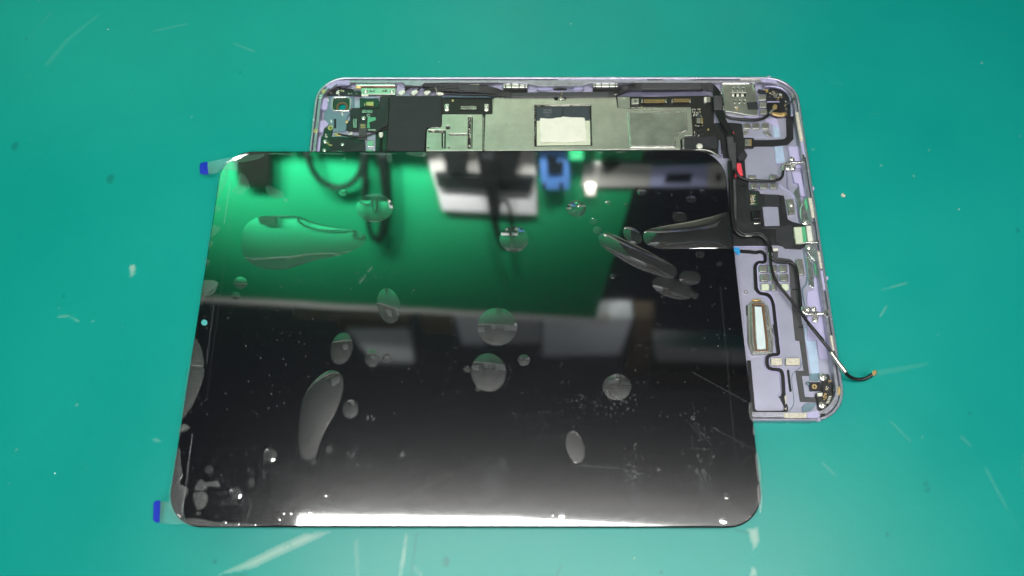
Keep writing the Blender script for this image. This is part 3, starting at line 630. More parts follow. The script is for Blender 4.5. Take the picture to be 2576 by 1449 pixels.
# ------------------------------------------------------------------ right side
px('black_gully', R4, [(560, 870), (800, 860), (1030, 880), (1060, 1120), (1060, 1449), (720, 1449), (690, 1080)], 1.0, 2.2, 'flex', H, .1, .6)
sim = px('sim_cage', R4, [(698, 215), (1210, 215), (1262, 340), (1300, 740), (1180, 745), (745, 672)], 1.0, 4.2, 'shield2', H, .2, .3,
         holes=[[(850, 362), (1100, 362), (1108, 425), (846, 428)]] + [[(x - 18, y - 22), (x + 18, y - 22), (x + 18, y + 8), (x - 18, y + 8)] for x, y in [(880, 300), (965, 300), (1048, 300), (910, 508), (992, 508), (1075, 508)]])
px('cage_lip', R4, [(695, 183), (1165, 183), (1165, 216), (695, 216)], 3.2, 4.7, 'silver', sim, .3, .3)
px('cage_floor', R4, [(720, 230), (1250, 640)], 1.0, 3.3, 'hole', sim)
for i in range(3):
    for x, y in [(880, 318), (910, 528)]: px('contact_tongue', R4, [(x + i * 84 - 14, y - 14), (x + i * 84 + 12, y + 12)], 3.6, 4.4, 'silver', sim, .12, .2)
    px('contact_tongue', R4, [(858 + i * 78, 378), (905 + i * 78, 425)], 3.4, 4.0, 'white', sim, .15, .3)
px('cage_tab', R4, [(905, 588), (985, 604)], 4.1, 4.5, 'silver', sim, .1); px('cage_tab', R4, [(930, 610), (965, 640)], 4.1, 4.6, 'gold', sim, .1, .3)
px('black_tape', R4, [(1110, 525), (1288, 512), (1300, 640), (1130, 645)], 4.2, 4.4, 'dark', sim, .05)
for q in [[(850, 678), (895, 705)], [(930, 672), (978, 700)], [(1095, 640), (1225, 700)], [(680, 300), (700, 370)], [(705, 575), (738, 645)]]: px('cage_foot', R4, q, 2.6, 3.6, 'silver', sim, .15, .2)
px('cage_wire', R4, [(1200, 200), (1250, 200), (1235, 250), (1262, 330), (1215, 355), (1225, 320), (1210, 250)], 3.9, 4.5, 'silver', sim, .12, .2)
for q in [[(1308, 400), (1436, 490)], [(1325, 522), (1442, 608)], [(1342, 642), (1452, 722)]]:
    p_ = px('gasket_pad', R4, [(q[0][0] - 10, q[0][1] - 12), (q[1][0] + 8, q[1][1] + 12)], 1.0, 2.2, 'lavside', H, .15, .6)
    px('pad_top', R4, q, 2.2, 3.2, 'pad', p_, .25, .5)
cf = px('corner_board', R4, [(1300, 300), (1450, 330), (1505, 280), (1525, 175), (1600, 165), (1580, 290), (1700, 325), (1790, 400), (1830, 520), (1850, 700), (1860, 760), (1600, 770), (1450, 700), (1440, 480), (1440, 380), (1300, 350)], 1.0, 2.6, 'flex', H, .12, .5)
chips(R4, 1480, 320, 1620, 440, 26, 2.8, cf, (10, 26), 'silver', 51); chips(R4, 1320, 300, 1440, 340, 5, 2.8, cf, (20, 40), 'gold', 52); chips(R4, 1740, 480, 1780, 660, 12, 2.8, cf, (12, 26), 'silver', 53); chips(R4, 1600, 380, 1690, 470, 8, 2.8, cf, (10, 26), 'white', 54)
screw(R4, 1555, 195, .75, 4.2, cf, 'chip'); ring('screw_boss', R4, 1675, 395, .9, .4, 2.6, 3.0, 'silver', cf)
px('black_box', R4, [(1460, 522), (1650, 520), (1690, 690), (1500, 690)], 2.4, 3.3, 'hole', cf, .15, .3); px('box_edge', R4, [(1455, 505), (1660, 520)], 2.4, 3.6, 'lavlight', cf, .1)
px('gold_blob', R4, [(1545, 600), (1570, 550), (1625, 570), (1620, 630), (1570, 640)], 3.2, 4.0, 'gold', cf, .25, .4)
px('contact_arm', R4, [(1525, 690), (1560, 685), (1660, 700), (1720, 690), (1775, 690), (1790, 730), (1740, 755), (1650, 752), (1560, 730)], 2.6, 3.6, 'gold', cf, .2, .6); screw(R4, 1728, 720, .85, 3.6, cf, 'gold')
px('rim_post', R4, [(1795, 530), (1880, 480), (1890, 510), (1800, 560)], 3.0, 4.8, 'chip', cf, .15)
px('rim_screw_plate', R4, [(1870, 380), (1910, 385), (1930, 520), (1895, 530)], 5.2, 5.6, 'silver', H, .15, .4); screw(R4, 1902, 470, .9, 5.7, H, 'chip')
cord('coax_cable', R4, [(690, 640, 4.6), (730, 730), (820, 785), (1000, 810), (1200, 822), (1350, 805), (1440, 760), (1500, 700), (1540, 650, 4.2)], 4.2, .75, 'cable', H)
cord('silver_wire', R4, [(1490, 720, 4.6), (1520, 680, 4.6), (1560, 640, 4.4)], 4.4, .55, 'pad', H)
px('ledge_strip', R4, [(1075, 752), (1330, 760), (1280, 785), (1075, 772)], 2, 3.0, 'lavlight', H, .1)
ft = px('flex_ribbon', R4, [(1770, 755), (1885, 755), (1897, 1140), (1805, 1235), (1560, 1262), (1235, 1262), (1225, 1300), (1045, 1305), (1045, 1115), (1225, 1118), (1240, 1155), (1560, 1152), (1740, 1138), (1782, 1090)], 1.3, 1.75, 'flex', H, .08, .6)
cn = px('connector', R4, [(1060, 1130), (1215, 1285)], 1.7, 2.8, 'board', ft, .15, .4); px('connector_shell', R4, [(1082, 1145), (1160, 1250)], 2.7, 3.1, 'pad', cn, .1); px('connector_contacts', R4, [(1160, 1145), (1190, 1250)], 2.7, 3.1, 'gold', cn, .05)
pt = px('pad_plate', R4, [(1030, 870), (1420, 830), (1500, 900), (1530, 1110), (1040, 1100)], 1.0, 1.4, 'lav', H, .1, 1)
for x in (1060, 1210, 1368): px('gasket_pad', R4, [(x, 872), (x + 118, 972)], 1.4, 2.6, 'pad', pt, .3, .5)
px('gasket_pad', R4, [(1060, 1000), (1150, 1000), (1080, 1085), (1060, 1085)], 1.4, 2.4, 'pad', pt, .2); px('gasket_pad', R4, [(1385, 1010), (1485, 1000), (1520, 1080), (1490, 1100)], 1.4, 2.6, 'pad', pt, .2)
# black main flex with the lavender window
mf = px('main_flex', R5, [(385, 0), (480, 0), (500, 100), (540, 170), (502, 235), (520, 460), (552, 480), (555, 615), (690, 630), (705, 668), (1010, 690), (1030, 800), (1062, 1000), (1120, 1030), (1290, 1075), (1290, 1340), (1240, 1385), (1030, 1375), (1000, 1345), (930, 1330), (350, 1340), (340, 1000), (330, 360)], 1.3, 2.2, 'flex', H, .12, .4,
        holes=[[(732, 832), (940, 830), (962, 1083), (762, 1088)]])
px('pocket_plate', R5, [(705, 805), (995, 1105)], 1.0, 1.5, 'lav', H)
px('flex_tape', R5, [(750, 675), (955, 680), (945, 835), (760, 820)], 2.2, 2.6, 'dark', mf, .15, .4)
for k in range(6): cord('flex_crease', R5, [(410 + k * 26, 560, 2.2), (415 + k * 26, 800, 2.2), (430 + k * 30, 1000, 2.2), (520 + k * 22, 1100 - k * 8, 2.2)], 2.2, .16, 'flex', mf, flat=.6)
pc = px('pin_connector', R5, [(590, 655), (665, 655), (672, 825), (600, 820)], 2.2, 3.0, 'gpcb', mf, .1)
for i in range(11): px('pin', R5, [(572 + i, 682 + i * 12), (645, 687 + i * 12)], 2.4, 3.15, 'gold' if i % 3 == 0 else 'silver', pc, .04)
px('black_roll', R5, [(592, 890), (712, 880), (715, 1000), (600, 1005)], 2.2, 3.6, 'cable', mf, .6, .6); px('white_stick', R5, [(620, 1038), (712, 1058)], 2.2, 2.9, 'silver', mf, .15)
px('flex_step', R5, [(640, 1178), (835, 1172), (850, 1330), (700, 1330)], 2.2, 2.5, 'flex', mf, .1); px('flex_step', R5, [(905, 1120), (1110, 1060), (1130, 1370), (1040, 1370), (905, 1290)], 2.2, 2.6, 'dark', mf, .12)
px('edge_line', R5, [(730, 1108), (1010, 1118)], 2.2, 2.35, 'greyflex', mf)
px('red_tape', R5, [(398, 272), (455, 270), (482, 428), (442, 436), (405, 350)], 2.2, 4.4, 'red', H, .2, .3); px('red_tape', R5, [(378, 378), (400, 380), (408, 436), (382, 436)], 2.2, 4.3, 'red', H, .1)
px('black_fold', R5, [(400, 190), (460, 120), (540, 170), (470, 235), (430, 240)], 2.2, 3.9, 'dark', H, .3, .4)
px('red_tape', R4, [(870, 1010), (895, 1020), (890, 1080), (872, 1075)], 2.2, 3.4, 'red', H, .1)
cord('coax_cable', R5, [(350, 330, 4.2), (385, 380, 4.8), (430, 445, 4.6), (520, 485), (650, 498), (800, 502), (900, 495), (965, 470), (995, 420), (1000, 350)], 4.0, .68, 'cable', H)
cord('metal_sleeve', R5, [(995, 370, 4.0), (1000, 320), (1030, 285), (1090, 268), (1170, 268), (1250, 265)], 4.2, .75, 'silver', H)
for x, y in [(1112, 215), (1065, 332), (1125, 332)]: screw(R5, x, y, 1.25, 3.1, H)
px('clip_plate', R5, [(1085, 250), (1155, 250), (1170, 300), (1160, 360), (1030, 362), (1030, 315), (1100, 310)], 2.0, 3.0, 'silver', H, .15, .4)
px('rim_screw_plate', R5, [(1240, 150), (1275, 160), (1290, 250), (1260, 260)], 5.2, 5.6, 'silver', H, .15, .4); screw(R5, 1268, 215, .9, 5.7, H, 'chip')
for q in [(555, 425, 645, 480), (830, 422, 915, 485), (580, 530, 670, 602), (702, 530, 800, 602), (830, 530, 925, 602)]:
    b_ = px('gasket_pad', R5, [(q[0] - 8, q[1] - 6), (q[2] + 8, q[3] + 8)], 1.0, 1.8, 'lavside', H, .15, .8); px('pad_top', R5, [(q[0], q[1]), (q[2], q[3])], 1.8, 3.2, 'pad', b_, .35, .8)
cord('groove', R5, [(900, 280, 1.2), (960, 285, 1.2), (1030, 300, 1.2), (1050, 450, 1.2), (1060, 600, 1.2), (1140, 690, 1.2), (1175, 800, 1.2), (1195, 950, 1.2), (1215, 1060, 1.2)], 1.2, .32, 'lavside', H)
cord('groove', R5, [(950, 540, 1.2), (1000, 600, 1.2), (1080, 640, 1.2), (1150, 730, 1.2)], 1.2, .35, 'lavlight', H)
br = px('small_bracket', R5, [(1048, 738), (1130, 735), (1160, 925), (1080, 935)], 1.0, 3.0, 'pad', H, .25, .3); screw(R5, 1108, 812, 1.1, 3.1, br)
px('foil_patch', R5, [(1130, 640), (1205, 570), (1230, 740), (1240, 870), (1215, 910), (1180, 760)], 1.2, 1.9, 'foil', H, .3, 1)
px('foil_patch', R5, [(1225, 830), (1300, 700), (1350, 760), (1360, 900), (1390, 1040), (1300, 1080), (1240, 1060), (1215, 950)], 2.6, 3.6, 'foil', H, .5, 1)
px('green_film', R5, [(1270, 770), (1320, 670), (1355, 840), (1300, 880)], 3.6, 3.75, 'greens', H, .05, .4)
screw(R5, 1292, 1035, 1.1, 3.8, H); screw(R5, 1410, 1052, 1.1, 5.6, H, 'chip'); screw(R5, 1450, 1300, 1.15, 5.6, H, 'chip')
um = px('white_module', R5, [(1140, 1100), (1240, 1095), (1262, 1310), (1170, 1312)], 1.6, 3.4, 'cream', H, .2, .3)
px('module_stripe', R5, [(1238, 1095), (1285, 1092), (1308, 1300), (1262, 1308)], 1.6, 3.3, 'greens', um, .1); px('module_face', R5, [(1300, 1080), (1375, 1078), (1408, 1285), (1325, 1290)], 1.6, 3.9, 'white', um, .2, .3)
chips(R5, 1128, 1110, 1140, 1290, 9, 2.4, um, (8, 14), 'silver', 61)
cord('thin_lead', R5, [(1240, 1320, 4), (1300, 1302, 5), (1380, 1305, 5.6), (1450, 1298, 6)], 5, .25, 'silver', H)
px('foil_patch', R6, [(1150, 210), (1290, 205), (1330, 300), (1320, 430), (1260, 420), (1170, 300)], 2.2, 3.2, 'foil', H, .5, 1); screw(R6, 1205, 245, 1.2, 3.3, H)
px('foil_patch', R6, [(1165, 350), (1230, 370), (1270, 650), (1275, 785), (1205, 740), (1190, 600)], 1.2, 1.8, 'foil', H, .3, 1); px('green_film', R6, [(1265, 450), (1325, 430), (1345, 560), (1290, 600)], 2.4, 2.7, 'greens', H, .05, .4)
# thick looping cable, then the free one leaving the tablet
cord('coax_cable', R5, [(300, 250, 4.4), (320, 600, 4.4), (335, 900, 4.4), (345, 1050), (385, 1150), (470, 1215), (600, 1212), (690, 1205), (770, 1260), (815, 1340), (830, 1430)], 4.2, .95, 'cable', H)
cord('coax_cable', R5, [(325, 250, 4.6), (340, 600, 4.6), (352, 900, 4.6), (370, 1050), (420, 1140), (500, 1185), (620, 1172), (720, 1185), (800, 1260), (840, 1360), (850, 1440)], 4.9, .6, 'cable', H)
px('foil_bit', R5, [(500, 1195), (580, 1195), (640, 1175), (600, 1220), (520, 1222)], 5, 5.5, 'silver', H, .2, .3)
cord('loose_antenna_cable', R6, [(672, 150, 4.6), (690, 280), (702, 380), (715, 500), (745, 610), (800, 720), (880, 820), (1050, 1030, 5.5), (1200, 1230, 6.6), (1390, 1455, 7.6)], 5.0, .72, 'cable', H)
cord('loose_antenna_cable', R7, [(1040, -25, 7.6), (1190, 160, 8.0), (1350, 355, 8.2)], 8, .72, 'cable', H)
cord('metal_sleeve', R7, [(1350, 365, 8.2), (1450, 510, 8.2), (1555, 645, 8.0)], 8, 1.15, 'shield', H, sides=6)
cord('loose_antenna_cable', R7, [(1540, 640, 8.0), (1590, 690, 6.5), (1660, 725, 5.5), (1750, 738, 5.2), (1840, 718, 5.6), (1915, 670, 6.4)], 6, .85, 'cable', H)
px('cable_plug', R7, [(1905, 660), (1930, 610), (1965, 605), (1985, 650), (1960, 678), (1925, 690)], 5.9, 7.1, 'gold', H, .25, .4)
cord('coax_cable', R6, [(700, 340, 4.4), (735, 395), (790, 428), (870, 436), (950, 438), (1010, 470), (1045, 560), (1065, 700), (1085, 850), (1100, 1000), (1115, 1060)], 3.6, .72, 'cable', H)
px('foil_bit', R6, [(670, 320), (700, 275), (730, 300), (722, 380), (690, 390)], 4.6, 5.3, 'silver', H, .25, .3); px('foil_bit', R6, [(735, 255), (802, 252), (802, 290), (738, 292)], 2.2, 2.6, 'white', H)
cord('metal_sleeve', R6, [(1112, 1015, 3.6), (1122, 1070), (1160, 1108), (1240, 1112), (1320, 1108), (1400, 1105, 4.6)], 3.8, .8, 'silver', H)
px('clip_plate', R6, [(1100, 1010), (1150, 1020), (1170, 1070), (1260, 1070), (1330, 1070), (1330, 1160), (1310, 1215), (1250, 1210), (1250, 1140), (1120, 1060)], 1.8, 2.8, 'silver', H, .15, .4)
for x, y in [(1195, 1042), (1270, 1042), (1292, 1190)]: screw(R6, x, y, 1.2, 3.0, H)
ring('rim_washer', R6, 1445, 1100, 1.7, .6, 5.2, 5.7, 'silver', H); screw(R6, 1440, 1110, .8, 5.8, H, 'chip')
# lower right bay
px('bay_plate', R6, [(225, 235), (640, 240), (650, 270), (1120, 260), (1180, 600), (1130, 760), (1200, 1449), (400, 1449)], 1.0, 1.12, 'lav', H, .05)
px('ledge_line', R6, [(225, 228), (655, 232), (655, 244), (225, 240)], 1.1, 1.9, 'lavlight', H, .1)
px('blue_sticker', R6, [(225, 242), (300, 242), (312, 330), (268, 342), (255, 300), (228, 300)], 1.9, 2.1, 'bluest', H, .03, .3)
strip('black_gasket', R6, [(315, 290), (450, 300), (520, 310), (585, 292), (632, 330), (640, 440), (545, 432), (505, 480), (520, 780), (560, 838), (690, 855), (740, 960), (795, 1455)], 1.5, 1.1, 2.2, 'cable', H, 2.2)
strip('white_gasket', R6, [(660, 345), (660, 452), (560, 458), (532, 492), (548, 770), (580, 818), (700, 825), (758, 930), (822, 1455)], .5, 1.1, 1.9, 'lavlight', H, 2)
strip('white_gasket', R6, [(600, 325), (612, 410), (540, 412), (485, 440), (490, 500), (505, 790), (540, 860), (670, 885), (715, 980), (768, 1455)], .4, 1.1, 1.7, 'lavlight', H, 2)
strip('black_gasket', R7, [(590, -10), (648, 398), (545, 400), (485, 430), (480, 520), (500, 580), (560, 600), (690, 605), (712, 950), (690, 985), (748, 1110), (742, 1178), (660, 1186), (340, 1186), (300, 1150), (240, 480)], 1.5, 1.1, 2.2, 'cable', H, 2.4)
strip('white_gasket', R7, [(630, -10), (676, 422), (570, 432), (515, 450), (515, 530), (560, 575), (700, 580), (735, 700), (745, 930)], .45, 1.1, 1.8, 'lavlight', H, 2)
strip('white_gasket', R7, [(610, 375), (520, 378), (462, 410), (452, 520), (480, 600), (560, 628), (655, 640), (690, 900), (640, 960)], .45, 1.1, 1.8, 'lavlight', H, 2)
for q in [[(640, 975), (690, 960), (745, 930), (720, 990), (700, 1010)], [(720, 960), (745, 955), (750, 1060), (735, 1080)], [(720, 1130), (750, 1120), (745, 1160)]]: px('torn_glue', R7, q, 1.6, 2.3, 'residue' if q[0][0] > 700 else 'cable', H, .1)
pg = px('pad_plate', R6, [(530, 460), (940, 455), (965, 700), (965, 830), (590, 830), (548, 770)], 1.1, 1.5, 'lav', H, .1, 1.2)
for j, (ya, yb) in enumerate([(475, 565), (592, 682), (712, 802)]):
    for i, xa in enumerate([560, 688, 818]):
        x = xa + j * 14; wdt = 100 if not (j == 2 and i == 1) else 62
        px('pad_socket', R6, [(x - 8, ya - 6), (x + wdt + 8, yb + 12)], 1.4, 1.7, 'lavside', pg, .1, 1)
        px('gasket_pad', R6, [(x, ya), (x + wdt, yb)], 1.7, 3.0, 'cream' if (j == 2 and i != 1) else 'pad', pg, .4, .5)
px('gasket_pad', R6, [(1035, 395), (1125, 392), (1150, 600), (1075, 602)], 1.1, 3.2, 'pad', H, .5, .5)
strip('grey_flex', R6, [(770, 270), (765, 400), (975, 425), (985, 700), (1060, 1449)], 2.4, 1.12, 1.5, 'greyflex', H, 1.5)
px('grey_flex', R6, [(945, 470), (1015, 470), (1050, 760), (1145, 1455), (1055, 1455), (990, 770)], 1.12, 1.55, 'greyflex', H, .05)
px('grey_flex', R7, [(895, -10), (972, -10), (1060, 690), (958, 690), (1000, 975), (1165, 980), (1165, 1052), (935, 1042), (872, 620), (985, 620)], 1.12, 1.5, 'greyflex', H, .05, .3)
px('flex_band', R6, [(985, 782), (1055, 782), (1058, 800), (985, 800)], 1.5, 1.62, 'hole', H); px('flex_band', R7, [(905, 25), (975, 25), (977, 40), (907, 40)], 1.5, 1.62, 'hole', H)
cord('groove', R7, [(1025, 0, 1.2), (1010, 30, 1.2), (975, 40, 1.2)], 1.2, .12, 'lavside', H)
cord('groove', R6, [(1130, 270, 1.3), (1150, 400, 1.3), (1180, 600, 1.3), (1165, 720, 1.3), (1120, 780, 1.3), (1130, 900, 1.3), (1150, 1010, 1.3)], 1.3, .35, 'bluegrey', H)
cord('groove', R7, [(965, 500, 1.15), (930, 580, 1.15), (850, 640, 1.15), (820, 720, 1.15), (835, 900, 1.15), (850, 1060, 1.15), (800, 1150, 1.15), (760, 1190, 1.15)], 1.15, .16, 'bluegrey', H)
for q in [[(540, 446), (690, 548)], [(742, 446), (932, 545)]]:
    s_ = px('pad_socket', R7, [(q[0][0] - 8, q[0][1] - 5), (q[1][0] + 8, q[1][1] + 10)], 1.1, 1.5, 'lavside', H, .1, 1.2); px('cream_pad', R7, q, 1.5, 2.9, 'residue', s_, .2, .4)
px('slot', R7, [(752, 606), (785, 606), (822, 905), (788, 908)], 1.12, 1.3, 'cable', H, .05, .7)
ring('rivet', R6, 384, 826, 1.0, .5, 1.1, 1.4, 'silver', H)
for y in (790, 1500): pass
# speaker capsule with a white window
sp = px('speaker_capsule', R6, [(405, 985), (440, 985), (445, 945), (620, 945), (635, 985), (672, 990), (745, 1450), (735, 1620), (470, 1640), (415, 1480)], 1.1, 2.6, 'shield2', H, .3, .6)
px('capsule_ridge', R6, [(440, 990), (640, 985), (720, 1450), (728, 1600), (485, 1610), (455, 1450)], 2.5, 3.4, 'silver', sp, .35, .8, holes=[[(475, 1000), (615, 998), (665, 1450), (672, 1580), (515, 1580), (500, 1450)]])
px('capsule_ridge', R6, [(475, 965), (620, 965), (672, 1450), (680, 1590), (510, 1592), (490, 1450)], 2.5, 3.7, 'brown', sp, .25, .8, holes=[[(495, 990), (592, 988), (648, 1450), (655, 1568), (530, 1570), (510, 1450)]])
px('white_window', R6, [(497, 992), (585, 990), (640, 1450), (645, 1560), (532, 1562)], 2.5, 3.3, mat('pale_window', (.66, .74, .76), .35, 0, .1, 500, .05, 200), sp, .1, .3)
px('capsule_tab', R6, [(470, 915), (585, 912), (585, 938), (470, 938)], 1.1, 2.6, 'gold', sp, .15); px('capsule_tab', R7, [(350, 285), (492, 285), (492, 312), (350, 312)], 1.1, 2.4, 'gold', sp, .15)
for reg, q in [(R6, [(395, 990), (410, 990), (415, 1120), (398, 1120)]), (R7, [(222, 45), (250, 45), (262, 200), (228, 195)]), (R7, [(540, 40), (560, 45), (562, 120), (545, 120)])]: px('rubber_foot', reg, q, 1.1, 2.4, 'cable', sp, .15, .3)
# bottom corner board
cb2 = px('corner_board', R7, [(1205, 680), (1240, 662), (1320, 665), (1340, 700), (1340, 740), (1370, 790), (1385, 930), (1370, 1010), (1300, 1130), (1220, 1168), (1180, 1140), (1165, 1010), (1140, 960), (1160, 915), (1240, 900), (1235, 760), (1205, 740)], 1.2, 2.6, 'board', H, .15, .6)
px('small_module', R7, [(1060, 775), (1215, 772), (1228, 890), (1080, 895)], 1.2, 3.0, 'flex', cb2, .2, .4); ring('module_ring', R7, 1130, 835, 1.1, .5, 3.0, 3.3, 'gold', cb2); screw(R7, 1045, 790, .9, 2.4, cb2, 'bluegrey')
screw(R7, 1245, 708, 1.75, 2.9, cb2); screw(R7, 1238, 1088, 1.75, 2.9, cb2)
px('module_cap', R7, [(1165, 920), (1240, 915), (1240, 965), (1175, 970)], 2.6, 3.4, 'white', cb2, .2, .3)
chips(R7, 1275, 825, 1340, 880, 14, 2.8, cb2, (9, 18), 'silver', 71); chips(R7, 1245, 920, 1290, 1010, 12, 2.8, cb2, (9, 20), 'gold', 72); chips(R7, 1310, 740, 1355, 790, 6, 2.8, cb2, (12, 26), 'gold', 73)
for i in range(5): px('solder_pad', R7, [(1322 - i * 8, 965 + i * 22), (1362 - i * 8, 976 + i * 22)], 2.6, 2.9, 'white', cb2, .04)
px('flex_arm', R7, [(1370, 1040), (1450, 1035), (1480, 1090), (1440, 1100), (1360, 1070)], 2.6, 4.6, 'flex', cb2, .15, .3); screw(R7, 1445, 1060, .7, 4.7, cb2, 'chip')
px('rim_post', R7, [(1385, 850), (1450, 840), (1450, 890), (1385, 905)], 3, 4.6, 'chip', cb2, .15); px('rim_screw_plate', R7, [(1450, 830), (1480, 840), (1490, 920), (1460, 960), (1440, 900)], 5.2, 5.6, 'gold', H, .15, .4)
px('rim_window', R7, [(1210, 1205), (1278, 1198), (1275, 1240), (1212, 1240)], 5.25, 5.42, 'hole', H); px('green_mark', R7, [(1470, 1040), (1492, 1040), (1488, 1090), (1465, 1095)], 5.3, 5.5, 'gpcb', H)
px('inner_wall', R7, [(1375, 620), (1410, 620), (1440, 760), (1440, 880), (1400, 850), (1380, 740)], 1.0, 3.0, 'lavside', H, .3)

# ------------------------------------------------------------------ display panel
D = thing('display_panel', (W_ / 2, -H_ / 2, 6.2), 'large black glass tablet display under bubbled protective film, lying across the open housing', 'display panel')
def drr(x0, y0, x1, y1, r, n=14): return [(x, -y) for x, y in rrect(x0, y0, x1, y1, r, n)]
slab('glass', [drr(0, 0, W_, H_, 15)], 6.75, 7.55, 'black', D, .2)
slab('display_backing', [drr(4, 4, W_ - 4, H_ - 4, 10)], 5.75, 6.75, 'lavside', D, .2)
me_x = np.linspace(.35, W_ - .35, 640); me_y = np.linspace(.35, H_ - .75, 460)
def film_grid():
    X, Y = np.meshgrid(me_x, me_y); r = 14.6; cx0, cx1, cy0, cy1 = .35 + r, W_ - .35 - r, .35 + r, H_ - .75 - r
    cx = np.where(X < cx0, cx0, np.where(X > cx1, cx1, X)); cy = np.where(Y < cy0, cy0, np.where(Y > cy1, cy1, Y))
    dx, dy = X - cx, Y - cy; d = np.hypot(dx, dy); k = np.where(d > r, r / np.maximum(d, 1e-6), 1); X = cx + dx * k; Y = cy + dy * k
    Yw = -Y; dust = np.zeros_like(X); rng = np.random.default_rng(11)
    def spot(x, y, r, s, e=1, a=0):
        nonlocal dust
        x0, x1 = np.searchsorted(me_x, [x - 6, x + 6]); y0, y1 = np.searchsorted(me_y, [-y - 6, -y + 6])
        xx = X[y0:y1, x0:x1] - x; yy = Yw[y0:y1, x0:x1] - y
        u = xx * math.cos(a) + yy * math.sin(a); v = -xx * math.sin(a) + yy * math.cos(a)
        dust[y0:y1, x0:x1] = np.maximum(dust[y0:y1, x0:x1], np.clip(1 - (np.hypot(u / e, v) - r) / .32, 0, 1) * s)
    def line(pts, s, wd=.05, brk=0.0):
        q = [P(u, v, ZT) for u, v in pts]
        for i in range(len(q) - 1):
            L = math.hypot(q[i + 1][0] - q[i][0], q[i + 1][1] - q[i][1]); n = int(L / .22) + 1
            for j in range(n):
                if rng.random() < brk: continue
                t = j / n; spot(q[i][0] + (q[i + 1][0] - q[i][0]) * t, q[i][1] + (q[i + 1][1] - q[i][1]) * t, wd, s * (.45 if q[i][0] > 120 and s > .1 else .8))
    # general dust, denser low down on the panel
    for i in range(900):
        x, y = rng.uniform(3, W_ - 3), -H_ * (1 - rng.random() ** 1.4 * .98); spot(x, y, rng.uniform(0, .10), rng.uniform(.03, .22))
    # clusters of smudge flecks seen in the photo (u, v, du, dv, n)
    for u, v, du, dv, n, s in [(1235, 1215, 26, 62, 60, .5), (1265, 1165, 14, 30, 18, .35), (1560, 1010, 50, 35, 26, .3), (1590, 1190, 24, 70, 40, .45), (1605, 1260, 22, 18, 14, .5), (1750, 1100, 60, 70, 22, .25), (1770, 1190, 30, 55, 30, .4),
                               (700, 1190, 60, 36, 40, .25), (620, 1260, 70, 30, 40, .22), (890, 1150, 30, 26, 24, .45), (540, 1215, 40, 60, 34, .2), (1350, 1070, 160, 60, 60, .15), (925, 700, 20, 20, 10, .15), (935, 1050, 12, 6, 6, .5), (1490, 1010, 90, 30, 34, .2)]:
        for i in range(n):
            x, y = P(u + rng.normal() * du * .5, v + rng.normal() * dv * .5, ZT); spot(x, y, rng.uniform(.0, .14), s * .5 * rng.uniform(.1, 1), rng.uniform(1, 3.2), rng.uniform(0, 3.1))
    line([(1740, 935), (1880, 1012)], .16, 0, .1); line([(1790, 1075), (1905, 1135)], .16, 0, .15); line([(1730, 1170), (1760, 1195), (1785, 1260)], .22, .02, .2)
    line([(1765, 1180), (1778, 1215)], .3, .1, .35); line([(1460, 1172), (1560, 1178)], .25, .03, .3); line([(1450, 1200), (1640, 1204), (1720, 1208)], .12, 0, .3); line([(1735, 1065), (1770, 1110)], .14, .0, .2); line([(1745, 1065), (1790, 1120)], .1, .0, .2)
    line([(905, 712), (935, 672)], .12, .3, .3); line([(1735, 1128), (1785, 1130)], .2, 0, .3); line([(910, 775), (935, 790)], .0)
    line([(560, 1268), (1340, 1266), (1720, 1269), (1842, 1268)], .085, 0, .0)      # edge of the active area
    line([(1842, 1268), (1857, 1258), (1850, 1140), (1812, 720)], .05, 0, .1)
    line([(596, 448), (1340, 446)], .05, 0, .0); line([(590, 468), (520, 1000)], .03, 0, .1)
    # perforated line of the film along the left edge
    line([(580, 455), (563, 565)], .28, .0, .35); line([(541, 740), (520, 915), (522, 870)], .12, .0, .35); line([(484, 1090), (470, 1200), (455, 1312)], .45, .0, .3); line([(476, 919), (514, 920)], .4, .0, .1)
    line([(800, 1270), (785, 1322)], 0); line([(632, 1272), (617, 1318)], .2, .04, .2)
    co = np.stack([X.ravel() * MM, Yw.ravel() * MM, np.full(X.size, ZT * MM)], 1)
    idx = np.arange(X.size).reshape(X.shape); q = np.stack([idx[:-1, :-1], idx[1:, :-1], idx[1:, 1:], idx[:-1, 1:]], -1).reshape(-1, 4)
    me = bpy.data.meshes.new('protective_film'); me.vertices.add(len(co)); me.vertices.foreach_set('co', co.ravel())
    me.loops.add(q.size); me.loops.foreach_set('vertex_index', q.ravel().astype(np.int32)); me.polygons.add(len(q))
    me.polygons.foreach_set('loop_start', np.arange(0, q.size, 4, dtype=np.int32)); me.polygons.foreach_set('loop_total', np.full(len(q), 4, np.int32))
    me.update(calc_edges=True); a = me.attributes.new('dust', 'FLOAT', 'POINT'); a.data.foreach_set('value', dust.ravel().astype(np.float32))
    return me
REFL = .60
FILM = gloss_sheet('film_over_glass', REFL, .035, .11, .20, (.0035, .004, .006), True)
film = link('protective_film', film_grid(), FILM, D)
px('sensor_window', RP, disc(514, 811.5, 7.5), 7.5, ZT + .02, 'teal', D, .01)

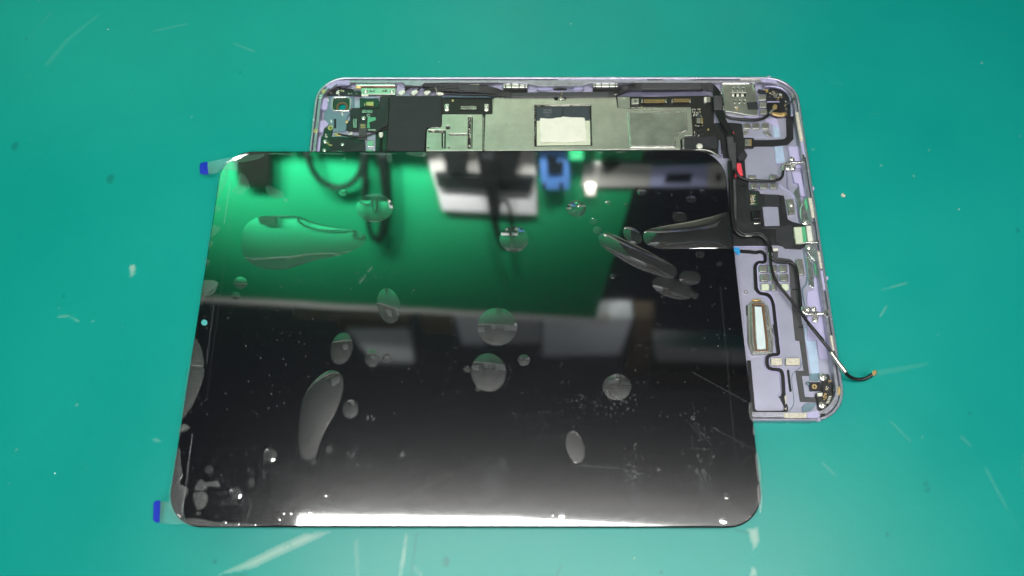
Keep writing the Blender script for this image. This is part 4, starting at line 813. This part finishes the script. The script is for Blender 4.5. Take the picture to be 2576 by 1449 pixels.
BUB = gloss_sheet('bubble_film', .40, .015, .08, .40)
def membrane(out, step=.5):
    """height field of a stretched skin over the outline, peak 1"""
    xs = [p.x for p in out]; ys = [p.y for p in out]; x0, y0 = min(xs) - step * 2, min(ys) - step * 2
    nx, ny = int((max(xs) - x0) / step) + 4, int((max(ys) - y0) / step) + 4
    X, Y = np.meshgrid(x0 + np.arange(nx) * step, y0 + np.arange(ny) * step); ins = np.zeros_like(X, bool)
    for i in range(len(out)):
        (ax, ay), (bx, by) = out[i - 1], out[i]
        ins ^= ((ay > Y) != (by > Y)) & (X < (bx - ax) * (Y - ay) / (by - ay + 1e-12) + ax)
    h = np.zeros_like(X)
    for _ in range(1800):
        h[1:-1, 1:-1] = np.where(ins[1:-1, 1:-1], (h[:-2, 1:-1] + h[2:, 1:-1] + h[1:-1, :-2] + h[1:-1, 2:]) / 4 + .01, 0)
    h /= h.max()
    def f(x, y):
        a, b = (x - x0) / step, (y - y0) / step; i, j = int(a), int(b); a -= i; b -= j
        return h[j, i] * (1 - a) * (1 - b) + h[j, i + 1] * a * (1 - b) + h[j + 1, i] * (1 - a) * b + h[j + 1, i + 1] * a * b
    return f
def blob(name, pts, hgt, m, parent, z=ZT + .02, rings=14, power=2.0, sm=5, skin=False):
    """low air blister under the film: outline in mm, dome of height hgt mm"""
    out = smooth_pts(pts, sm, True) if sm else [Vector(p) for p in pts]
    n = len(out); c = sum(out, Vector((0, 0))) / n
    mf_ = membrane(out) if skin else None
    if skin: rings = 26
    vs = [(c.x * MM, c.y * MM, (z + hgt * (mf_(c.x, c.y) if skin else 1)) * MM)]; fs = []
    for k in range(1, rings + 1):
        d = k / rings
        for p in out:
            q = c + (p - c) * d; vs.append((q.x * MM, q.y * MM, (z + hgt * ((mf_(q.x, q.y) if k < rings else 0) if skin else (1 - d ** power))) * MM))
    for i in range(n): fs.append((0, 1 + i, 1 + (i + 1) % n))
    for k in range(rings - 1):
        for i in range(n):
            a = 1 + k * n; j = (i + 1) % n; fs.append((a + i, a + n + i, a + n + j, a + j))
    me = bpy.data.meshes.new(name); me.from_pydata(vs, [], fs); me.update()
    # consistent upward normals
    if me.polygons[0].normal.z < 0: me.flip_normals()
    return link(name, me, m, parent, True)
def oval(u, v, a, b, ang=0, k=.045, name='air_bubble', n=28):
    t = math.radians(ang); pts = []
    for i in range(n):
        s = 2 * math.pi * i / n; x, y = a * math.cos(s), b * math.sin(s)
        pts.append(P(u + x * math.cos(t) - y * math.sin(t), v + x * math.sin(t) + y * math.cos(t), ZT))
    if b < 13 and v < 1280: k = .018
    blob(name, pts, min(a, b) / 5.4 * k, BUB, film, sm=0)
# round and oval blisters: centre u, v, half axes (photo units), angle
for b_ in [(942, 523, 46.5, 36, 0), (1293, 602, 37, 32.5, 0), (1450, 525, 25, 21, 0), (1492, 557, 10.5, 8.5, 0), (1502, 579, 11, 9.5, 0), (1591, 592, 27, 18, 40), (1614, 483, 11.5, 9.5, 0),
           (863, 485, 10, 8.5, 0), (867, 399, 5, 4.5, 0), (605, 711, 17.5, 15, 0), (593, 744, 12, 10, 0), (978, 769, 29, 45, -12), (1251, 822, 50, 48, 0), (1229, 937, 44, 48.5, -12), (859, 877, 27, 41, 14),
           (936, 901, 18.5, 23, 0), (974, 902, 12.5, 12.5, 0), (1318, 906, 15, 14.5, 0), (1175, 929, 8, 8.5, 0), (1203, 977, 7, 7, 0), (882, 1029, 20, 23.5, 10), (1447, 1124, 22.5, 42, -14), (1552, 974, 36, 33, 0),
           (1736, 699, 28, 18, 5), (1748, 743, 9.5, 8.5, 0), (1761, 640, 12, 9, 0), (1810, 664, 7.5, 6.5, 0), (1710, 546, 19, 12.5, 5), (1738, 501, 13, 9, 0), (1766, 481, 7, 5, 0), (1574, 516, 4.5, 3.5, 0), (1541, 695, 7, 6, 0), (1530, 511, 8, 6, 0),
           (1692, 725, 54, 25, 18), (679, 1144, 17.5, 17.5, 0), (828, 1130, 9, 9, 0), (791, 1163, 5, 8, 0), (593, 1241, 16, 16, 0), (526, 1181, 11, 11, 30), (1012, 1143, 7, 7.5, 0), (1743, 1051, 6.5, 6, 0), (1827, 1247, 7, 7, 0),
           (1413, 1297, 7, 8.5, 0), (1819, 1310, 9, 7, 30), (1567, 1314, 5.5, 4.5, 0), (1532, 1318, 3.5, 3, 0), (838, 1296, 4, 4, 0), (778, 1289, 5, 5, 0), (731, 1291, 4, 4, 0), (713, 1291, 3.5, 3.5, 0), (702, 1306, 3.5, 3.5, 0), (565, 1314, 5, 5, 0), (597, 1319, 5, 4, 0), (640, 1320, 4, 3, 0),
           (1656, 1181, 5, 5, 0), (1391, 1296, 2, 2, 0), (820, 1246, 3, 3, 0), (1875, 1159, 2, 2, 0), (632, 1214, 8, 11, 0)]:
    oval(*b_)
PATCH = gloss_sheet('loose_film', .06, .08, .09, .45)
def free(reg, pts, hgt, name='air_bubble', power=2.0, m=None):
    blob(name, [P(*reg(x, y), ZT) for x, y in pts], hgt, m or BUB, film, power=power, sm=4, skin=hgt > .3)
# the big pear-shaped blister and the long ones
free(RA, [(505, 960), (520, 850), (580, 760), (700, 705), (880, 697), (1050, 705), (1180, 755), (1330, 795), (1500, 822), (1620, 845), (1690, 890), (1690, 940), (1620, 1000), (1480, 1065), (1280, 1110), (1120, 1150), (960, 1200), (820, 1210), (660, 1185), (560, 1120), (515, 1050)], .48, power=3.0)
free(RG, [(378, 85), (400, 50), (460, 40), (560, 75), (700, 140), (860, 220), (1000, 300), (1090, 350), (1130, 410), (1100, 465), (1040, 470), (900, 430), (760, 380), (620, 310), (480, 220), (400, 150)], .38)
free(RD, [(1490, 1400), (1505, 1250), (1530, 1130), (1600, 1010), (1700, 910), (1800, 865), (1880, 895), (1915, 990), (1890, 1130), (1830, 1280), (1760, 1400), (1700, 1530), (1640, 1690), (1580, 1712), (1520, 1690), (1485, 1580)], .45)
free(RC, [(1095, 1230), (1110, 1170), (1180, 1125), (1400, 1080), (1700, 1030), (2000, 960), (2190, 910), (2225, 1000), (2235, 1150), (2245, 1280), (2250, 1370), (2000, 1375), (1700, 1378), (1350, 1385), (1200, 1350), (1120, 1300)], .62, power=2.4)
# irregular patches where the film has not bonded, along the edges
for q in [(RA, [(415, 460), (470, 400), (490, 310), (520, 296), (575, 370), (588, 430), (545, 460), (525, 495), (470, 490)], .10), (RA, [(738, 440), (770, 412), (830, 440), (890, 465), (918, 520), (870, 535), (790, 520)], .14), (RA, [(915, 530), (957, 545), (925, 572)], .06),
          (RA, [(345, 215), (385, 220), (385, 330), (350, 420), (275, 535), (285, 380), (310, 240)], .2), (RA, [(570, 130), (725, 108), (690, 150), (600, 175), (480, 190), (500, 150)], .15), (RA, [(235, 790), (300, 800), (300, 840), (215, 910), (215, 850)], .12), (RA, [(262, 600), (300, 600), (310, 640), (280, 665), (250, 650)], .1),
          (RA, [(190, 940), (235, 945), (225, 985), (195, 1000)], .1), (RA, [(150, 1320), (230, 1310), (285, 1340), (270, 1400), (230, 1449), (160, 1449)], .14), (RA, [(165, 1100), (205, 1130), (195, 1165), (160, 1170)], .1),
          (RD, [(580, 20), (650, 10), (718, 25), (710, 60), (640, 110), (600, 160), (570, 230), (545, 240), (560, 120)], .12), (RD, [(495, 560), (530, 590), (570, 690), (580, 810), (450, 815), (470, 700)], .22), (RD, [(445, 828), (580, 828), (575, 960), (520, 1110), (450, 1240), (375, 1320), (395, 1100), (415, 980)], .3),
          (RD, [(360, 1390), (420, 1380), (450, 1415), (400, 1449), (350, 1449)], .1), (RE, [(375, 170), (420, 170), (425, 205), (380, 230), (355, 290), (345, 260)], .08), (RE, [(335, 400), (360, 410), (365, 480), (370, 560), (385, 650), (345, 690), (350, 760), (380, 800), (410, 770), (440, 800), (400, 900), (390, 1000), (370, 1090), (310, 1040), (262, 960), (255, 850), (285, 640), (310, 500)], .12),
          (RE, [(500, 770), (560, 690), (590, 720), (620, 720), (700, 710), (740, 740), (730, 770), (640, 760), (580, 800), (510, 795)], .1), (RE, [(485, 830), (560, 810), (620, 840), (615, 920), (570, 970), (525, 985), (500, 930)], .12), (RE, [(380, 1075), (520, 1065), (700, 1100), (900, 1110), (1180, 1130), (900, 1145), (500, 1135), (400, 1110)], .12), (RE, [(520, 1005), (560, 1010), (550, 1030), (520, 1030)], .05),
          (RC, [(470, 118), (560, 118), (585, 140), (540, 146)], .08), (RC, [(745, 118), (865, 115), (850, 140), (770, 140)], .08), (RC, [(1065, 115), (1150, 112), (1130, 125), (1085, 124)], .06), (RC, [(1200, 112), (1222, 112), (1220, 135), (1202, 132)], .06),
          (RA, [(1240, 102), (1420, 104), (1500, 112), (1380, 118), (1280, 112)], .08), (RA, [(1640, 104), (1870, 104), (2000, 110), (1860, 122), (1700, 116)], .08), (RA, [(760, 106), (860, 104), (1000, 106), (1010, 130), (900, 118), (800, 120)], .1), (RB, [(10, 135), (240, 130), (250, 170), (200, 190), (20, 165)], .12), (RA, [(1900, 105), (1930, 110), (1945, 180), (1905, 190), (1890, 140)], .1),
          (RH, [(1760, 180), (1780, 185), (1800, 330), (1770, 310), (1755, 240)], .08), (RH, [(1790, 370), (1800, 380), (1808, 440), (1790, 430)], .06), (RH, [(1810, 590), (1835, 600), (1860, 800), (1835, 820), (1818, 720)], .1), (RH, [(1830, 850), (1855, 840), (1868, 930), (1868, 1000), (1850, 1080), (1835, 1000), (1822, 900)], .14),
          (RB, [(1670, 130), (1700, 130), (1690, 160), (1672, 170)], .05), (RB, [(1690, 290), (1720, 280), (1748, 300), (1740, 335), (1705, 340)], .1), (RB, [(2120, 140), (2200, 130), (2290, 150), (2295, 200), (2230, 232), (2130, 215)], .16)]:
    free(q[0], q[1], q[2] * .4, 'loose_film_patch', m=PATCH)
# pull tabs
def sheet3(name, quads, th, m, parent):
    """thin curled sheet: rows of (u, v, z)"""
    vs = []; fs = []; nc = len(quads[0])
    for row in quads:
        for (u, v, z) in row: x, y = P(u, v, z); vs.append((x * MM, y * MM, z * MM))
    k = len(vs); vs += [(a, b, c - th * MM) for a, b, c in vs]
    nr = len(quads)
    for i in range(nr - 1):
        for j in range(nc - 1):
            a = i * nc + j; fs.append((a, a + nc, a + nc + 1, a + 1)); fs.append((k + a, k + a + 1, k + a + nc + 1, k + a + nc))
    edge = [j for j in range(nc)] + [i * nc + nc - 1 for i in range(1, nr)] + [(nr - 1) * nc + j for j in range(nc - 2, -1, -1)] + [i * nc for i in range(nr - 2, 0, -1)]
    for i in range(len(edge)):
        a, b = edge[i], edge[(i + 1) % len(edge)]; fs.append((a, b, k + b, k + a))
    me = bpy.data.meshes.new(name); me.from_pydata(vs, [], fs); me.update()
    return link(name, me, m, parent, False)
CLEAR2 = mat('hazy_clear_tape', (.45, .75, .70), .2, 0, .6, 300, alpha=.10)
t1 = sheet3('pull_tab', [[(522, 408, 9.5), (545, 403, 10), (575, 397, 9), (600, 398, 7.9)], [(521, 425, 9), (545, 420, 9.2), (565, 415, 8.4), (598, 412, 7.8)], [(525, 438, 8), (545, 436, 8.4), (556, 425, 8), (596, 430, 7.8)]], .06, CLEAR2, D)
sheet3('blue_tip', [[(512, 408, 9.2), (522, 407, 9.6)], [(503, 411, 8.8), (522, 412, 9.5)], [(502, 425, 8.4), (523, 425, 9)], [(503, 436, 8), (524, 437, 8.2)], [(512, 439, 7.9), (525, 438.5, 8.1)]], .25, 'blue', t1)
t2 = sheet3('pull_tab', [[(402, 1262, 5.0), (430, 1262, 6.5), (460, 1266, 7.7)], [(402, 1290, 4.6), (432, 1292, 6.3), (462, 1292, 7.7)], [(402, 1315, 4.2), (440, 1320, 6.0), (468, 1316, 7.7)]], .06, CLEAR2, D)
sheet3('blue_tip', [[(392, 1259, 4.8), (403, 1259, 5)], [(386, 1264, 4.6), (403, 1265, 5)], [(385, 1308, 4.2), (401, 1308, 4.4)], [(391, 1314, 4.1), (400, 1315, 4.3)]], .25, 'blue', t2)
# creased lifted corner of the film
sheet3('lifted_corner', [[(566, 410, 8.4), (585, 398, 9.0), (605, 390, 8.8), (625, 384.5, 8.0)], [(568, 412, 8.0), (590, 404, 8.3), (608, 396, 8.2), (626, 387, 7.8)]], .05, gloss_sheet('curl_film', .16, .08, .2, .3), D)

# ------------------------------------------------------------------ loose crumbs on the mat
def crumb(u, v, r, label, m='residue', seed=0):
    rr = random.Random(seed); x, y = P(u, v, 0)
    t = slab('crumb', [[(x + r * rr.uniform(.6, 1.2) * math.cos(a), y + r * rr.uniform(.6, 1.3) * math.sin(a)) for a in [i * math.pi / 4 for i in range(8)]]], 0.0, r * .5, m, None, r * .15)
    c = Vector((x, y, 0)) * MM; t.data.transform(Matrix.Translation(-c)); t.location = c
    tag(t, label, 'crumb')
crumb(2120, 492, 1.1, 'pale grit flake on the green mat to the right of the housing', 'residue', 2)
crumb(272, 74, .45, 'tiny white speck on the green mat at the upper left', 'white', 3)
crumb(139, 1191, .45, 'tiny white speck on the green mat at the lower left', 'white', 4)

# ------------------------------------------------------------------ the bench surroundings that the glass mirrors
G = dict(
 wall=mat('green_backboard', (.0035, .15, .058), .5, 0, .1, 100, .05, 8), white=mat('white_plastic', (.34, .32, .325), .4),
 grey=mat('grey_plastic', (.24, .22, .205), .5), black=mat('black_rubber', (.0008, .001, .0013), .5), blue=mat('blue_plastic', (.05, .12, .30), .4),
 card=mat('cardboard', (.17, .12, .085), .7, 0, 0, 100, .1, 20), tan=mat('shelf_wood', (.26, .20, .14), .6, 0, 0, 100, .15, 30), box=mat('white_carton', (.80, .78, .80), .6, 0, 0, 10, .08, 12), lavbox=mat('lavender_plastic', (.20, .20, .31), .5),
 led=mat('green_led', (.1, .8, .4), .4, emit=(.05, 1.0, .35), estr=2.0), bulb=mat('warm_indicator', (.9, .8, .7), .4, emit=(1, .85, .78), estr=1.2), metal=mat('grey_shelf_metal', (.45, .43, .43), .5),
)
for _k in G:
    _b = G[_k].node_tree.nodes['Principled BSDF']; _b.inputs['Specular IOR Level'].default_value = .08; _b.inputs['Roughness'].default_value = .8
    for _l in list(_b.inputs['Roughness'].links): G[_k].node_tree.links.remove(_l)
def upright(name, quad, th, m, parent, off=0.0):
    """board standing against the wall plane: quad of photo positions as mirrored in the glass"""
    f = [Vector(WP(u, v, off + th)) for u, v in quad]; n = Vector((0, th, 0))
    vs = [tuple(p * MM) for p in f] + [tuple((p + n) * MM) for p in f]; k = len(f)
    fs = [tuple(range(k)), tuple(range(2 * k - 1, k - 1, -1))] + [(i, k + i, k + (i + 1) % k, (i + 1) % k) for i in range(k)]
    me = bpy.data.meshes.new(name); me.from_pydata(vs, [], fs); me.update()
    return link(name, me, m, parent)
def utube(name, pts, r, m, parent, off=12):
    return tube3(name, [WP(u, v, off) for u, v in pts], r, m, parent, n=6, sides=8)
def rooted(name, quad, th, m, label, cat, off=0.0, group=None):
    c = WP(*quad[0], off); t = thing(name, (c[0], c[1], c[2]), label, cat, group)
    upright('body', quad, th, m, t, off); return t
# green backboard rising from the mat (bottom edge hidden below the mirrored part)
#zt0, zt1 = WP(520, 760)[2], WP(1640, 795)[2]
k = math.tan(WALL_YAW); xl, xr = -1100, WP(1556, 600)[0]
wy = lambda x: WY + (x - 150) * k
bb = thing('backboard', (150, WY, 0), 'green backboard standing behind the bench, mirrored in the display glass', 'backboard')
def box_mesh(name, x0, x1, y0f, y1f, z0, z1, m, parent):
    vs = [((x) * MM, y * MM, z * MM) for z in (z0, z1) for x, y in ((x0, y0f(x0)), (x1, y0f(x1)), (x1, y1f(x1)), (x0, y1f(x0)))]
    me = bpy.data.meshes.new(name); me.from_pydata(vs, [], [(0, 1, 5, 4), (1, 2, 6, 5), (2, 3, 7, 6), (3, 0, 4, 7), (4, 5, 6, 7), (3, 2, 1, 0)]); me.update()
    return link(name, me, m, parent)
ztop = WP(1100, 778)[2]
box_mesh('board', xl, xr, wy, lambda x: wy(x) + 15, 0, ztop, G['wall'], bb)
box_mesh('top_rail', xl, xr + 30, lambda x: wy(x) + 1, lambda x: wy(x) + 14, ztop + .5, ztop + 34, mat('warm_grey_rail', (.62, .57, .53), .8, spec=.05), bb)
# things hung on the backboard
wt = rooted('white_tray', [(1072, 380), (1345, 380), (1351, 540), (1113, 529)], 10, G['white'], 'white plastic tray hung on the green backboard, mirrored near the top of the glass', 'tray')
upright('grey_back', [(1076, 380), (1340, 380), (1343, 485), (1100, 470)], 1.5, G['grey'], wt, 10)
upright('dark_strip', [(1094, 441), (1345, 449), (1333, 485), (1103, 470)], 6, G['black'], wt, 11.5)
upright('dark_pouch', [(1119, 380), (1177, 380), (1177, 434), (1121, 434)], 8, G['black'], wt, 17.5)
upright('dark_pouch', [(1200, 380), (1311, 380), (1297, 432), (1290, 455), (1212, 470), (1204, 420)], 8, G['black'], wt, 17.5)
wc = thing('cable_bundle', WP(1230, 400, 20), 'black looped cables hanging over the white tray, mirrored in the glass', 'cables')
utube('cord', [(1222, 390), (1230, 460), (1238, 520), (1250, 580), (1268, 625)], 5, G['black'], wc, 32); utube('cord', [(1250, 470), (1253, 500), (1250, 530), (1262, 505), (1275, 508), (1285, 540), (1288, 590), (1284, 620)], 2.3, G['black'], wc, 34)
utube('cord', [(1235, 390), (1240, 450), (1248, 500), (1250, 545)], 5, G['black'], wc, 36)
lc = thing('cable_bundle', WP(920, 400, 20), 'black cable loop and strap hanging on the green backboard left of the tray', 'cables')
utube('cord', [(773, 380), (785, 425), (812, 458), (845, 471), (878, 465), (905, 435), (918, 380)], 4.2, G['black'], lc, 14)
utube('cord', [(918, 380), (918, 450), (922, 520), (930, 575), (940, 600)], 4.5, G['black'], lc, 16); utube('cord', [(962, 380), (968, 450), (972, 500), (968, 560), (958, 598), (946, 602)], 7, G['black'], lc, 16)
ts = rooted('blue_tester', [(1357, 380), (1425, 380), (1434, 440), (1432, 476), (1363, 476), (1360, 430)], 20, G['blue'], 'blue plastic meter with a dark screen on the backboard, mirrored beside the white tray', 'meter')
upright('screen', [(1377, 412), (1418, 412), (1416, 438), (1379, 438)], 3, G['black'], ts, 20); upright('screen', [(1376, 398), (1400, 398), (1400, 408), (1376, 408)], 3, G['black'], ts, 20)
upright('foot', [(1364, 468), (1373, 468), (1373, 476), (1364, 476)], 5, G['black'], ts, 20); upright('foot', [(1408, 468), (1417, 468), (1417, 476), (1408, 476)], 5, G['black'], ts, 20)
lg = rooted('indicator_lamp', [(1434, 384), (1466, 384), (1466, 402), (1434, 402)], 12, G['led'], 'round green glowing indicator beside the blue meter', 'indicator')
ps = rooted('power_supply', [(1470, 415), (1860, 413), (1862, 470), (1464, 470)], 5, G['grey'], 'long grey power supply box on the backboard, mirrored at the upper right of the glass', 'power supply')
upright('label_panel', [(1640, 418), (1780, 416), (1778, 469), (1636, 469)], 2, G['lavbox'], ps, 5); upright('socket', [(1678, 441), (1742, 441), (1738, 458), (1672, 458)], 2, G['black'], ps, 7)
upright('knob', [(1515, 415), (1560, 415), (1548, 425), (1525, 435)], 4, G['black'], ps, 5); upright('knob', [(1802, 446), (1814, 446), (1814, 456), (1802, 456)], 4, G['black'], ps, 5)
pi = rooted('indicator_lamp', [(1475, 474), (1496, 474), (1496, 490), (1475, 490)], 12, G['bulb'], 'small warm white indicator under the grey power supply', 'indicator')
db = rooted('brown_pouch', [(585, 380), (678, 380), (678, 470), (600, 468)], 14, mat('brown_cloth', (.003, .0022, .002), .8, spec=.05), 'dark brown pouch hanging at the left end of the green backboard', 'pouch')
# cartons on the shelf above the backboard
cart = [([(740, 787), (1030, 787), (1028, 808), (742, 800)], 'tan', 'flat tan board lying at the left of the upper shelf'), ([(850, 812), (1030, 815), (1030, 828), (858, 826)], 'card', 'thin brown board under the tan one on the upper shelf'),
        ([(870, 829), (1028, 829), (1042, 912), (945, 912)], 'box', 'white carton at the left of the upper shelf'), ([(1058, 788), (1138, 792), (1142, 838), (1066, 838)], 'card', 'brown cardboard box between two white cartons'),
        ([(1142, 792), (1222, 792), (1222, 868), (1162, 868)], 'box', 'narrow white carton beside the brown cardboard box'), ([(1226, 793), (1360, 796), (1360, 864), (1230, 864)], 'metal', 'grey carton in the middle of the upper shelf'),
        ([(1366, 796), (1590, 800), (1560, 892), (1366, 896)], 'box', 'wide white carton right of the middle of the upper shelf'), ([(1596, 800), (1646, 802), (1640, 860), (1592, 862)], 'card', 'upright brown board at the right of the wide white carton'),
        ([(1645, 868), (1890, 880), (1894, 915), (1650, 908)], 'metal', 'grey carton at the far right of the upper shelf'), ([(1640, 940), (1890, 950), (1890, 985), (1640, 975)], 'card', 'brown carton high at the far right of the shelf'), ([(1592, 866), (1640, 870), (1632, 950), (1570, 950)], 'card', 'leaning brown carton beside the grey carton')]
for q, m, lab in cart: rooted('carton', q, 40, G[m], lab + ', mirrored in the glass', 'carton', -110, 'cartons on the shelf above the backboard')
# overhead LED panel lamp
a, b = P(755, 1301, ZT), P(1690, 1322, ZT)
ZL = 620.0
def LP(u, v):
    x, y = P(u, v, ZT); t = (ZL - ZT) / (CZ - ZT); return (x + (x - CX) * t, y + (y - CY) * t)
q = [LP(755, 1299), LP(1290, 1306), LP(1640, 1327), LP(2150, 1372), LP(2100, 1600), LP(700, 1600)]
lamp = thing('led_lamp', (q[0][0], q[0][1], ZL), 'black framed LED panel lamp above the bench, mirrored along the near edge of the glass', 'lamp')
slab('housing', [[(x + (3 if i in (1, 2, 3, 4) else -3), y + (3 if i < 4 else -3)) for i, (x, y) in enumerate(q)]], ZL + 2, ZL + 24, mat('black_frame', (.01, .01, .01), .6), lamp, 1)
LED = mat('led_diffuser', (.9, .9, .9), .5, emit=(1.0, .985, .95), estr=LAMP_MAIN)
slab('diffuser', [q], ZL - 2, ZL + 1, LED, lamp, 0)
# row of small spot lamps on the mat behind the housing, aimed up at the backboard
sl = thing('spot_lamp_bar', (60, 165, 0), 'black bar of small spot lamps lying on the mat in front of the green backboard', 'lamp')
box_mesh('housing', -420, 420, lambda x: 150, lambda x: 185, 0, 45, G['black'], sl)
for i in range(8):
    x = -370 + 100 * i; g = LAMP_WALL * (1.25 if x < 60 else .85 if x < 150 else .5 if x < 250 else .3)
    ld = bpy.data.lights.new('spot_light', 'SPOT'); ld.energy = g; ld.color = (.92, 1, .96); ld.spot_size = math.radians(46); ld.spot_blend = 1.0; ld.shadow_soft_size = .012
    lo = bpy.data.objects.new('spot_light', ld); COL.objects.link(lo); lo.parent = sl
    lo.location = Vector((x, 172, 62)) * MM - sl.location
    lo.rotation_euler = Vector((0, -math.cos(math.radians(63)), -math.sin(math.radians(63)))).to_track_quat('Z', 'Y').to_euler()
def plain_box(name, x0, x1, y0, y1, z0, z1, m, parent): return box_mesh(name, x0, x1, lambda x: y0, lambda x: y1, z0, z1, m, parent)
CR = dict(dg=mat('dark_green_baffle', (.005, .024, .014), .8, spec=.05), dn=mat('dark_grey_baffle', (.024, .024, .018), .8, spec=.05))  # added unseen baffles: cover the lit lower wall, keep its glare off the shields
for x0, x1, h, m, lab in [(-620, -130, 445, 'dg', 'long dark green crate added at the left foot of the backboard'), (-125, 60, 440, 'dg', 'short dark green crate added beside the dark grey ones at the foot of the backboard'),
                       (65, 240, 435, 'dn', 'dark grey crate added between the dark green crate and the rightmost crate behind the bench'), (245, 460, 430, 'dn', 'rightmost dark grey crate added at the foot of the backboard')]:
    t = thing('baffle', (x0, wy(x0) - 34, 0), lab, 'baffle', 'baffles added at the foot of the backboard'); box_mesh('body', x0, x1, lambda x: wy(x) - 34, lambda x: wy(x) - 2, 0, h, CR[m], t)
rl = thing('fill_lamp', (150, -1500, 1900), 'unseen fill lamp added behind the camera', 'lamp')  # added fill light out of view, brightens the mat and the cartons
RLm = mat('fill_diffuser', (.9, .9, .9), .5, emit=(.92, .97, 1.0), estr=LAMP_FILL)
plain_box('diffuser', -750, 1050, -1900, -1100, 1897, 1900, RLm, rl); plain_box('housing', -770, 1070, -1920, -1080, 1901, 1940, G['white'], rl)
